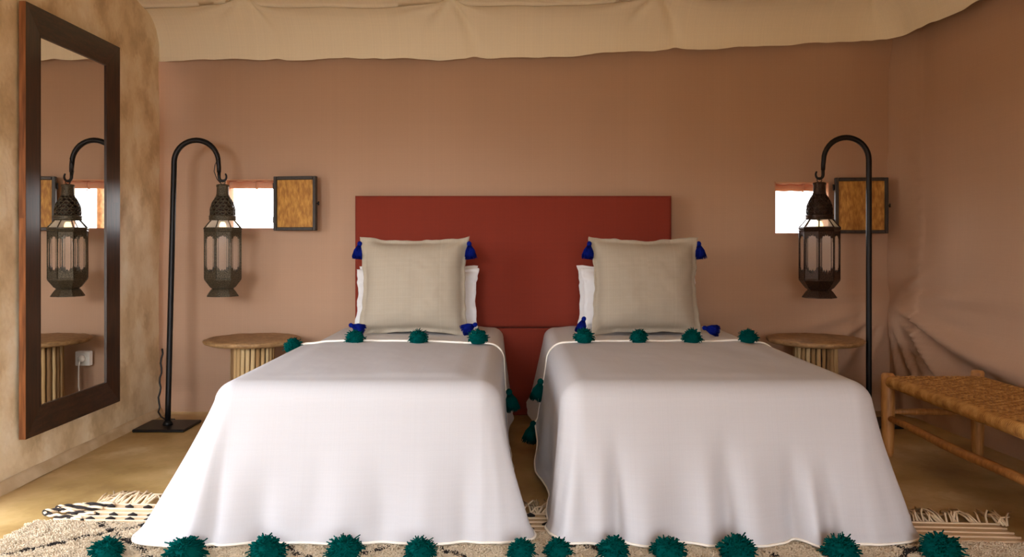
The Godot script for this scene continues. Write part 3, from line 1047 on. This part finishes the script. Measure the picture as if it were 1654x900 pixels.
func build_lantern(top: Vector3, phase: float, metal: Material, label: String, scale_ := 1.0) -> void:
	var H := 0.70
	var root := thing("lantern", label, "lantern", top - Vector3(0, H * scale_, 0), phase, "pierced metal lanterns")
	root.scale = Vector3.ONE * scale_
	var ph := PI / 8
	var R := 0.110
	var oct := func(called: String, profile: Array, m: Material, flat := true) -> void:
		var st := mb(not flat)
		lathe(st, profile, 8, Transform3D(), ph)
		obj(called, st, m, root)
	# foot, waist, lower bowl
	oct.call("foot", [Vector2(0.0, 0.006), Vector2(0.090, 0.0), Vector2(0.097, 0.0), Vector2(0.095, 0.006), Vector2(0.074, 0.036), Vector2(0.066, 0.044), Vector2(0.0, 0.044)], metal)
	oct.call("bowl", [Vector2(0.0, 0.044), Vector2(0.064, 0.044), Vector2(0.068, 0.05), Vector2(0.078, 0.056), Vector2(R + 0.002, 0.100), Vector2(R + 0.004, 0.108), Vector2(R, 0.114), Vector2(0.08, 0.108), Vector2(0.0, 0.06)], metal)
	# band below the shoulder and the shoulder's bars
	oct.call("band", [Vector2(R - 0.01, 0.386), Vector2(R + 0.002, 0.386), Vector2(R + 0.007, 0.392), Vector2(R + 0.003, 0.398), Vector2(R + 0.008, 0.405), Vector2(R + 0.006, 0.413), Vector2(R - 0.008, 0.415), Vector2(R - 0.01, 0.386)], metal)
	for k in 8:
		var an := TAU * k / 8 + ph
		var dir := Vector3(cos(an), 0, sin(an))
		var sr := mb()
		tube(sr, [dir * R + Vector3(0, 0.108, 0), dir * R + Vector3(0, 0.39, 0)], 0.0042, 6)
		obj("rib", sr, metal, root)
		var ss := mb()
		tube(ss, [dir * (R + 0.001) + Vector3(0, 0.412, 0), dir * 0.068 + Vector3(0, 0.462, 0)], 0.0036, 6)
		obj("shoulder_rib", ss, metal, root)
		var a2 := an + TAU / 16                    # middle of a face
		var out := Vector3(cos(a2), 0, sin(a2))
		var ap := R * cos(PI / 8)
		var w := 2.0 * R * sin(PI / 8) - 0.005
		var face := Transform3D(Basis(Vector3.UP.cross(out), Vector3.UP, out), out * ap)
		var gp := mb(false)
		box(gp, Vector3(-w / 2, 0.110, -0.006), Vector3(w / 2, 0.388, -0.004), 0.0, face)
		obj("glass_pane", gp, M.glass, root)
		var up := mb(false)
		slab(up, arch_outline(w, 0.075, false), -0.003, 0.001, face * Transform3D(Basis(), Vector3(0, 0.388, 0)))
		obj("arch_fretwork", up, metal, root)
		var lo := mb(false)
		slab(lo, arch_outline(w, 0.080, true), -0.003, 0.001, face * Transform3D(Basis(), Vector3(0, 0.110, 0)))
		obj("crown_fretwork", lo, metal, root)
		var mid := mb()                            # slender inner column of each face
		for sx in [-0.36, 0.36]:
			tube(mid, [face * Vector3(sx * w, 0.15, 0), face * Vector3(sx * w, 0.355, 0)], 0.0015, 5)
		obj("bar", mid, metal, root)
		# shoulder pane
		var sp := mb(false)
		var d0 := Vector3(cos(an), 0, sin(an)); var d1 := Vector3(cos(an + TAU / 8), 0, sin(an + TAU / 8))
		var q0 := d0 * (R - 0.003) + Vector3(0, 0.411, 0); var q1 := d1 * (R - 0.003) + Vector3(0, 0.411, 0)
		var q2 := d1 * 0.066 + Vector3(0, 0.460, 0); var q3 := d0 * 0.066 + Vector3(0, 0.460, 0)
		quad(sp, q1, q0, q3, q2)
		obj("shoulder_pane", sp, M.frost, root)
	# collar, pierced dome, neck, ring
	var sc := mb()
	lathe(sc, [Vector2(0.062, 0.456), Vector2(0.074, 0.457), Vector2(0.080, 0.466), Vector2(0.076, 0.473), Vector2(0.081, 0.480), Vector2(0.074, 0.487), Vector2(0.064, 0.488)], 24)
	obj("collar", sc, metal, root)
	var dome := func(t: float) -> Vector2:          # t 0..1 from rim to neck
		return Vector2(lerpf(0.070, 0.034, pow(t, 2.2)) * (1.0 + 0.06 * sin(t * PI)), 0.486 + 0.118 * t)
	var sd := mb()
	for f in 2:
		for k in 12:
			var pts := []
			for i in 15:
				var t := i / 14.0
				var p: Vector2 = dome.call(t)
				var an := TAU * k / 12 + (1.0 if f else -1.0) * t * 1.6
				pts.append(Vector3(p.x * cos(an), p.y, p.x * sin(an)))
			tube(sd, pts, 0.0032, 5)
	for t in [0.0, 0.18, 0.36, 0.54, 0.72, 0.88, 1.0]:
		var p: Vector2 = dome.call(t)
		var ring := []
		for i in 32:
			ring.append(Vector3(p.x * cos(TAU * i / 32), p.y, p.x * sin(TAU * i / 32)))
		tube(sd, ring, 0.0034, 5, false, true)
	obj("dome", sd, metal, root, Transform3D(), "openwork metal dome")
	var sl := mb()
	var inner := []
	for i in 9:
		var p: Vector2 = dome.call(i / 8.0)
		inner.append(Vector2(p.x - 0.005, p.y))
	lathe(sl, inner, 24)
	obj("dome_liner", sl, M.bronze, root)
	var sn := mb()
	lathe(sn, [Vector2(0.034, 0.602), Vector2(0.040, 0.606), Vector2(0.036, 0.612), Vector2(0.034, 0.655), Vector2(0.038, 0.662), Vector2(0.036, 0.672), Vector2(0.018, 0.676), Vector2(0.0, 0.677)], 20)
	obj("neck", sn, metal, root)
	var sg := mb()
	var rr := []
	for i in 18:
		rr.append(Vector3(0.014 * cos(TAU * i / 18), 0.688 + 0.014 * sin(TAU * i / 18), 0.0))
	tube(sg, rr, 0.0028, 6, false, true)
	obj("hanging_ring", sg, metal, root, Transform3D(Basis(Vector3.UP, -phase), Vector3.ZERO))
	# bulb on its holder
	var sh := mb()
	lathe(sh, [Vector2(0.0, 0.449), Vector2(0.014, 0.449), Vector2(0.015, 0.49), Vector2(0.0, 0.49)], 14)
	obj("lamp_holder", sh, M.bronze, root)
	var sb := mb()
	lathe(sb, [Vector2(0.0, 0.396), Vector2(0.012, 0.399), Vector2(0.019, 0.410), Vector2(0.021, 0.422), Vector2(0.017, 0.436), Vector2(0.011, 0.448), Vector2(0.0, 0.449)], 18)
	obj("bulb", sb, M.bulb, root)
	var l := OmniLight3D.new()
	l.name = "bulb_light"
	l.light_color = Color8(255, 210, 150)
	l.light_energy = 0.0005
	l.light_size = 0.02
	l.omni_range = 12.0
	l.omni_attenuation = 2.0
	l.shadow_enabled = true
	l.position = Vector3(0, 0.421, 0)
	root.add_child(l)

func build_bench() -> void:
	# runs towards the camera along the right wall
	var x0 := 1.935; var x1 := 2.395; var df := 4.05; var dn := 2.70
	var cx := (x0 + x1) / 2; var cd := (df + dn) / 2
	var root := thing("bench", "low wooden bench with a woven rush seat along the right wall", "bench", V(cx, 0, cd))
	var hx := (x1 - x0) / 2; var hz := (df - dn) / 2
	var sy := 0.405
	for sx in [-1, 1]:
		for sz in [-1, 1]:
			var st := mb()
			var hh: float = 0.425 if sx < 0 else 0.44
			lathe(st, [Vector2(0, 0), Vector2(0.024, 0), Vector2(0.028, 0.02), Vector2(0.031, 0.15), Vector2(0.033, 0.30), Vector2(0.032, hh - 0.012), Vector2(0.026, hh - 0.002), Vector2(0, hh)], 16, Transform3D(Basis(), Vector3(sx * hx, 0, sz * hz)))
			obj("leg", st, M.bench_wood, root)
	for sx in [-1, 1]:
		var st := mb()
		var pts := []
		for k in 9:
			pts.append(Vector3(sx * hx, 0.195 + 0.004 * sin(k * 1.3), lerpf(-hz, hz, k / 8.0)))
		tube(st, pts, [0.014, 0.018, 0.020, 0.021, 0.021, 0.021, 0.020, 0.018, 0.014], 10)
		obj("stretcher", st, M.bench_wood, root)
	for sz in [-1, 1]:
		var st := mb()
		tube(st, [Vector3(-hx, 0.225, sz * hz), Vector3(-hx * 0.4, 0.226, sz * hz), Vector3(hx * 0.4, 0.224, sz * hz), Vector3(hx, 0.225, sz * hz)], [0.012, 0.017, 0.017, 0.012], 10)
		obj("stretcher", st, M.bench_wood, root)
	var rail := mb()
	for sx in [-1, 1]:
		tube(rail, [Vector3(sx * hx, sy - 0.022, -hz), Vector3(sx * hx, sy - 0.022, hz)], 0.018, 8)
	for sz in [-1, 1]:
		tube(rail, [Vector3(-hx, sy - 0.022, sz * hz), Vector3(hx, sy - 0.022, sz * hz)], 0.016, 8)
	obj("seat_rail", rail, M.bench_wood, root)
	# rush: cords wound across over both long rails, woven through with cords along the seat
	var seat := Node3D.new(); seat.name = "seat"; root.add_child(seat)
	var wa := mb()
	var pitch := 0.0105
	var nw := int((2 * hz - 0.07) / pitch)
	for k in nw:
		var z := -hz + 0.036 + pitch * k
		var pts := []
		for i in 7:                       # round the front rail
			var an := lerpf(-PI * 0.55, PI * 0.5, i / 6.0)
			pts.append(Vector3(-hx - 0.024 * cos(an), sy - 0.022 + 0.025 * sin(an), z + rng.randf_range(-0.0012, 0.0012)))
		for i in 23:
			var t := (i + 1) / 24.0
			var over := 0.0030 * (1.0 if (i + (k if int(absf(z) / 0.085) % 2 == 0 else -k) + 600) % 4 < 2 else -1.0)
			pts.append(Vector3(lerpf(-hx, hx, t), sy + 0.003 + over - 0.008 * sin(t * PI) * sin(clampf((z + hz) / (2 * hz), 0, 1) * PI), z))
		for i in 7:
			var an := lerpf(PI * 0.5, -PI * 0.55, i / 6.0)
			pts.append(Vector3(hx + 0.024 * cos(an), sy - 0.022 + 0.025 * sin(an), z))
		tube(wa, pts, 0.0054, 5, false)
	var o := obj("rush_weave", wa, M.rush, seat)
	o.set_meta("kind", "stuff")
	var we := mb()
	for i in 23:
		var t := (i + 1) / 24.0
		var pts := []
		for k in nw:
			var z := -hz + 0.036 + pitch * k
			var over := -0.0030 * (1.0 if (i + (k if int(absf(z) / 0.085) % 2 == 0 else -k) + 600) % 4 < 2 else -1.0)
			pts.append(Vector3(lerpf(-hx, hx, t), sy + 0.003 + over - 0.008 * sin(t * PI) * sin(clampf((z + hz) / (2 * hz), 0, 1) * PI), z))
		tube(we, pts, 0.0068, 5, true)
	o = obj("rush_weave", we, M.rush_dark, seat)
	o.set_meta("kind", "stuff")

# ---------------------------------------------------------------- rug
func rug_point(a: float, b: float) -> Vector3:
	# a: X along its far edge, b: towards the camera from the end of the pile
	return V(a - 0.065 * b, 0.0, 2.94 - 0.065 * a - b)

func build_rug() -> void:
	var root := thing("rug", "shaggy cream wool rug with black lines and a fringed end, below the beds", "rug", Vector3.ZERO)
	var A0 := -1.83; var A1 := 1.895
	var sp := mb()
	var rows := []
	for j in 60:
		var row := PackedVector3Array()
		for i in 161:
			var a := lerpf(A0, A1, i / 160.0); var b := lerpf(0.0, 1.5, j / 59.0)
			if i == 0 or i == 160:
				a += 0.02 * noise.get_noise_1d(b * 90.0)
			var edge := i == 0 or i == 160 or j == 59
			row.append(rug_point(a, b) + Vector3(0, 0.0 if edge else 0.014 + 0.004 * noise.get_noise_2d(a * 200.0, b * 200.0), 0))
		rows.append(row)
	sheet(sp, rows)
	obj("backing", sp, M.wool, root)
	# flat woven end
	var sb := mb()
	rows = []
	for j in 15:
		var row := PackedVector3Array()
		for i in 121:
			var a := lerpf(A0 + 0.03, A1 - 0.02, i / 120.0); var b := lerpf(-0.235, 0.01, j / 14.0)
			row.append(rug_point(a + 0.01 * noise.get_noise_1d(b * 200.0 + 20.0) * (1.0 if i < 4 else 0.0), b) + Vector3(0, 0.001 if j == 0 or i == 0 or i == 120 else 0.009 + 0.0022 * sin(j * 2.1) + 0.003 * noise.get_noise_2d(a * 40.0, b * 60.0), 0))
		rows.append(row)
	sheet(sb, rows)
	obj("woven_end", sb, M.wool_flat, root)
	var cords := mb()                          # raised weft cords of the woven end
	for b in [-0.215, -0.165, -0.12, -0.075, -0.03]:
		var pts := []
		for i in 90:
			var a := lerpf(A0 + 0.04, A1 - 0.03, i / 89.0)
			pts.append(rug_point(a, b + 0.006 * noise.get_noise_1d(a * 50.0 + b * 300.0)) + Vector3(0, 0.013, 0))
		tube(cords, pts, 0.0042, 5)
	obj("weft_cord", cords, M.wool, root)
	var dash := mb()
	for b in [-0.19, -0.095, -0.045]:
		var a := A0 + 0.06 + rng.randf() * 0.05
		while a < 0.75:
			var p0 := rug_point(a, b + rng.randf_range(-0.004, 0.004)) + Vector3(0, 0.013, 0)
			var p1 := rug_point(a + 0.036, b + rng.randf_range(-0.006, 0.006)) + Vector3(0, 0.013, 0)
			tube(dash, [p0, (p0 + p1) / 2 + Vector3(0, 0.003, 0), p1], [0.0035, 0.0085, 0.0035], 6)
			a += 0.078
	var od := obj("black_dash", dash, M.wool_black, root)
	od.set_meta("kind", "stuff")
	# fringe: bunches of twisted ends
	var bunches := []
	for k in 5:
		var st := mb()
		for s in 7:
			var x := rng.randf_range(-0.035, 0.035)
			var dx := rng.randf_range(-0.05, 0.05)
			var l := rng.randf_range(0.08, 0.155)
			strand(st, [Vector3(x, 0.008, 0.01), Vector3(x + dx * 0.4, 0.012 + rng.randf_range(0.004, 0.022), -l * 0.4), Vector3(x + dx + rng.randf_range(-0.02, 0.02), 0.008 + rng.randf_range(0.0, 0.024), -l * 0.75), Vector3(x + dx * 1.4, 0.007 + rng.randf_range(0.0, 0.012), -l)], 0.0052)
		bunches.append(done(st))
	var n := 0
	var a2 := A0 + 0.10
	while a2 < A1:
		hang("fringe", bunches[n % 5], M.wool if n % 9 else M.wool_flat, root, Transform3D(Basis(Vector3.UP, -0.065 + rng.randf_range(-0.3, 0.3)), rug_point(a2, -0.23)))
		a2 += 0.072
		n += 1
	# black and white plaited cord looping out of the far left corner
	for side in 2:
		for k in 2:
			var st := mb()
			var pts := []
			for i in 60:
				var t := i / 59.0
				var p := rug_point(A0 + 0.16 - 0.20 * sin(t * PI) + 0.02 * side, -0.16 + 0.13 * t - side * 0.05)
				var tw := t * 34.0 + k * PI
				pts.append(p + Vector3(0.005 * cos(tw), 0.017 + 0.005 * sin(tw), 0.004 * cos(tw)))
			tube(st, pts, 0.0058, 5)
			obj("plait", st, M.wool_black if k else M.wool, root)
	# pile
	var tuft := mb()
	for k in 7:
		var an := TAU * k / 7
		var d := Vector3(cos(an), 0, sin(an)) * rng.randf_range(0.5, 1.0)
		strand(tuft, [d * 0.004, d * 0.007 + Vector3(0.001, 0.007, 0.004), d * 0.010 + Vector3(0.002, rng.randf_range(0.008, 0.012), 0.013)], 0.0026)
	var mm := MultiMesh.new()
	mm.transform_format = MultiMesh.TRANSFORM_3D
	mm.use_colors = true
	mm.mesh = done(tuft)
	var xf := []; var cols := []
	var step := 0.0105
	var b := 0.005
	while b < 0.62:
		var a := A0 + 0.004
		while a < A1:
			var p := rug_point(a + rng.randf_range(-0.004, 0.004), b + rng.randf_range(-0.004, 0.004))
			var s := rng.randf_range(0.8, 1.3)
			xf.append(Transform3D(Basis(Vector3.UP, rng.randf_range(-0.7, 0.7)).scaled(Vector3(s, s * rng.randf_range(0.7, 1.2), s)), p + Vector3(0, 0.012, 0)))
			var u := a + 0.03 * noise.get_noise_2d(a * 60.0, b * 60.0)
			var cell := 0.52
			var l1: float = absf(fposmod(u * 0.9 + b - 0.06, cell) - cell / 2) 
			var l2: float = absf(fposmod(u * 0.9 - b + 0.12, cell) - cell / 2)
			var black: bool = minf(l1, l2) < 0.0095 and rng.randf() < 0.9
			var tone := rng.randf_range(0.95, 1.05)
			cols.append(Color(0.02, 0.016, 0.014) if black else Color(0.70 * tone, 0.58 * tone, 0.42 * tone))
			a += step
		b += step
	mm.instance_count = xf.size()
	for k in xf.size():
		mm.set_instance_transform(k, xf[k])
		mm.set_instance_color(k, cols[k])
	var mi := MultiMeshInstance3D.new()
	mi.name = "pile"
	mi.multimesh = mm
	mi.material_override = M.wool_tuft
	mi.set_meta("kind", "stuff")
	root.add_child(mi)

# ---------------------------------------------------------------- small things
func build_socket() -> void:
	var at := V(-1.67, 0.35, WALL_D - 0.045)
	var root := thing("wall_socket", "square white wall socket on the back wall behind the left side table", "socket", at)
	var sp := mb(false)
	box(sp, Vector3(-0.046, -0.046, -0.03), Vector3(0.046, 0.046, 0.012), 0.004)
	obj("cover_plate", sp, M.plastic, root)
	var sr := mb()
	lathe(sr, [Vector2(0.030, 0.0), Vector2(0.030, 0.004), Vector2(0.026, 0.004), Vector2(0.026, 0.0)], 24, Transform3D(Basis(Vector3.RIGHT, PI / 2), Vector3(0, 0, 0.0115)))
	obj("rim", sr, M.plastic, root)
	var cord := thing("power_cord", "white plug and hanging cord in the wall socket behind the left side table", "power cord", at + Vector3(0, 0, 0.012))
	var pl := mb()
	lathe(pl, [Vector2(0.0, 0.0), Vector2(0.021, 0.0), Vector2(0.021, 0.018), Vector2(0.014, 0.03), Vector2(0.0, 0.034)], 20, Transform3D(Basis(Vector3.RIGHT, PI / 2), Vector3(0, 0, 0.001)))
	obj("plug", pl, M.plastic, cord)
	var cb := mb()
	tube(cb, [Vector3(0, -0.005, 0.028), Vector3(0.004, -0.04, 0.034), Vector3(0.012, -0.10, 0.022), Vector3(0.016, -0.17, 0.014), Vector3(0.008, -0.24, 0.012), Vector3(-0.012, -0.30, 0.016), Vector3(-0.03, -0.338, 0.03), Vector3(-0.08, -0.344, 0.05)], 0.0042, 7)
	obj("cable", cb, M.plastic, cord)

func build_cables() -> void:
	var st := mb()
	var pts := []
	for k in 14:
		pts.append(V(LEFT_X + 0.022 + 0.006 * sin(k * 1.7), lerpf(0.42, 0.03, k / 13.0), 5.0 - 0.004 * k))
	pts.append(V(LEFT_X + 0.06, 0.010, 4.90))
	pts.append(V(-2.12, 0.010, 4.84))
	pts.append(V(-2.05, 0.012, 4.815))
	tube(st, pts, 0.0055, 7)
	var o := obj("lamp_cable", st, M.rubber, self)
	tag(o, "thin black cable running down the corner behind the left lantern stand", "cable")
	var sw := mb()
	tube(sw, [V(-1.757, 1.60, 4.745), V(-1.776, 1.56, 4.74), V(-1.782, 1.52, 4.742), V(-1.768, 1.475, 4.75), V(-1.750, 1.452, 4.756)], 0.0026, 6)
	var w := obj("lantern_wire", sw, M.rubber, self)
	tag(w, "fine dark wire running from the arched left stand down into its lantern", "wire")

func build_outside() -> void:
	var st := mb()
	lathe(st, [Vector2(0, -0.16), Vector2(0.03, -0.16), Vector2(0.027, 2.0), Vector2(0, 2.0)], 16, Transform3D(Basis(), V(-1.49, 0, 5.62)))
	var o := obj("tent_pole", st, M.pole_wood, self)
	tag(o, "pale wooden tent pole standing outdoors behind the left window", "pole")

# ---------------------------------------------------------------- the scene
func _ready() -> void:
	rng.seed = 7
	noise.seed = 3; noise.frequency = 0.03; noise.fractal_octaves = 3; noise.noise_type = FastNoiseLite.TYPE_SIMPLEX_SMOOTH
	fine.seed = 8; fine.frequency = 0.05; fine.fractal_octaves = 2; fine.noise_type = FastNoiseLite.TYPE_SIMPLEX_SMOOTH
	var cam := Camera3D.new()
	cam.name = "camera"
	cam.projection = Camera3D.PROJECTION_FRUSTUM
	cam.near = 0.05
	cam.far = 200.0
	cam.size = 900.0 / FOCAL * cam.near
	cam.frustum_offset = Vector2(2.0 / FOCAL, -60.0 / FOCAL) * cam.near
	cam.position = Vector3(0, CAM_Y, 0)
	add_child(cam)
	cam.current = true
	var we := WorldEnvironment.new()
	we.name = "daylight"
	var env := Environment.new()
	env.background_mode = Environment.BG_SKY
	var sky := Sky.new()
	var sm := ProceduralSkyMaterial.new()
	sm.sky_top_color = Color8(232, 236, 246)
	sm.sky_horizon_color = Color8(246, 248, 250)
	sm.ground_bottom_color = Color8(120, 106, 88)
	sm.ground_horizon_color = Color8(150, 136, 116)
	sm.sun_angle_max = 1.0
	sky.sky_material = sm
	env.sky = sky
	env.background_energy_multiplier = 1.0
	env.tonemap_mode = Environment.TONE_MAPPER_LINEAR
	env.tonemap_exposure = 11.3
	env.sdfgi_enabled = true
	env.ssao_enabled = true
	env.ssil_enabled = true
	we.environment = env
	add_child(we)

	# unseen area light at the passage end, placed to brighten the back left
	var day := AreaLight3D.new()
	day.name = "unseen_front_daylight"
	day.area_size = Vector2(OPEN[1] - OPEN[0] - 0.1, OPEN[2] - OPEN[3] - 0.1)
	day.position = V((OPEN[0] + OPEN[1]) / 2, (OPEN[2] + OPEN[3]) / 2, UNSEEN_HALL + 0.02)
	day.light_energy = 3.3
	day.light_color = Color8(240, 247, 255)
	day.area_range = 40.0
	day.area_attenuation = 2.0
	day.shadow_enabled = true
	add_child(day)

	make_materials()
	build_shell()

	build_headboard()
	build_bed({"mx0": -1.03, "mx1": -0.10, "sxl": -1.085, "sxr": -0.045, "sflare": 0.05, "seed": 10.0,
		"bed_label": "left twin bed, its mattress and base hidden under a cream bedspread", "sheet_label": "white sheet on the left bed showing around its pillows",
		"label": "cream bedspread with green tassels draped over the left bed, smooth front",
		"xl": -1.115, "xr": -0.035, "R": 0.085, "df": 2.90, "dh": 4.02, "H": 0.577, "front": true, "power": 1.08,
		"hem": [[0.0, 0.05], [1.0, 0.032], [5.0, 0.032]],
		"flare": [[0.0, 0.05], [0.75, 0.12], [1.0, 0.235], [1.3, 0.26], [1.7, 0.17], [2.0, 0.105], [2.5, 0.10], [3.0, 0.10], [3.5, 0.13], [4.0, 0.085], [4.5, 0.03], [5.0, 0.02]],
		"folds": [[2.02, 0.06, 0.02, 0.2], [2.16, 0.05, -0.014, 0.3], [2.45, 0.06, 0.012, 0.3], [2.62, 0.05, -0.012, 0.3], [2.8, 0.07, 0.012, 0.2], [2.95, 0.04, -0.016, 0.2], [3.6, 0.2, 0.02, 0.3], [4.3, 0.1, -0.02, 0.2], [4.7, 0.12, 0.018, 0.2], [0.5, 0.12, 0.02, 0.2]],
		"floor_tassels": [[-1.376, 0.86, 0.2], [-1.10, 1.08, 1.0], [-0.835, 1.02, 2.2], [-0.57, 0.94, 0.6], [-0.31, 0.84, 3.1], [0.028, 0.76, 4.0]],
		"top_tassels": [[-1.11, 0.95], [-0.785, 0.92], [-0.47, 0.92], [-0.165, 0.98]],
		"side_tassels": [[1.0, 0.355, 1.0]]})
	build_bed({"mx0": 0.27, "mx1": 1.28, "sxl": 0.205, "sxr": 1.335, "sflare": 0.10, "seed": 90.0,
		"bed_label": "right twin bed, its mattress and base hidden under a cream bedspread", "sheet_label": "white sheet on the right bed hanging beside the red headboard",
		"label": "cream bedspread with green tassels draped over the right bed, front in soft upright folds",
		"xl": 0.185, "xr": 1.365, "R": 0.095, "df": 2.90, "dh": 4.06, "H": 0.577, "front": true, "power": 1.05,
		"hem": [[0.0, 0.16], [0.12, 0.11], [0.4, 0.035], [1.0, 0.032], [5.0, 0.032]],
		"flare": [[0.0, 0.045], [0.6, 0.03], [1.0, 0.035], [1.5, 0.07], [2.0, 0.10], [2.5, 0.10], [3.0, 0.11], [3.5, 0.13], [3.85, 0.11], [4.15, 0.06], [4.5, 0.05], [5.0, 0.05]],
		"folds": [[1.75, 0.14, 0.035, 0.1], [2.045, 0.035, 0.022, 0.1], [2.105, 0.024, -0.034, 0.12], [2.20, 0.06, 0.026, 0.2], [2.33, 0.05, -0.014, 0.2], [2.43, 0.04, 0.022, 0.15], [2.505, 0.030, -0.034, 0.10], [2.60, 0.06, 0.028, 0.12], [2.745, 0.035, -0.042, 0.2], [2.81, 0.022, 0.036, 0.35], [2.87, 0.025, -0.026, 0.3], [3.5, 0.25, 0.02, 0.2], [0.35, 0.14, 0.02, 0.2], [0.7, 0.12, -0.015, 0.2]],
		"floor_tassels": [[0.157, 0.74, 0.4], [0.357, 0.88, 1.4], [0.533, 0.92, 2.6], [0.775, 1.04, 0.9], [1.13, 0.96, 3.3], [1.468, 1.12, 4.4]],
		"top_tassels": [[0.375, 0.98], [0.655, 0.9], [0.925, 0.94], [1.21, 0.92]],
		"side_tassels": [[-1.0, 0.40, 1.0], [-1.0, 0.175, 1.0]]})
	build_pillows(-0.555, -0.57, 0.735, "left", 10.0, [[-0.300, 0.045, 1.2], [0.325, 0.045, -1.1]])
	build_pillows(0.768, 0.752, 0.69, "right", 50.0, [[-0.372, 0.060, -0.3], [0.345, 0.035, 1.35]])

	build_mirror()
	build_bench()
	build_table(V(-1.56, 0, 4.775), "round rustic wooden side table with pale slatted drum base, left of the beds", 3)
	build_table(V(1.84, 0, 4.775), "round rustic wooden side table in shadow, right of the beds", 4)
	build_rug()

	var h1 := build_stand(V(-2.03, 0, 4.67), 1.0, 0.09, 1.71, 0.267, "black iron lantern stand with curved arm beside the left plaster wall")
	build_lantern(h1, PI / 8, M.brass, "pierced silvery metal lantern hanging beside the left window and side table")
	var h2 := build_stand(V(2.155, 0, 4.75), -1.0, 0.0, 1.725, 0.272, "black iron lantern stand with curved arm in front of the right shutter")
	build_lantern(h2, 0.0, M.bronze, "pierced dark bronze lantern hanging beside the right window and shutter", 1.03)

	build_shutter(V(-1.506, 1.168, 5.05), 0.285, 0.345, -0.16, "small dark framed wooden shutter opened beside the left window")
	build_shutter(V(2.068, 1.150, 5.05), 0.325, 0.355, -0.10, "small dark framed wooden shutter opened behind the right lantern stand")
	build_socket()
	build_cables()
	build_outside()
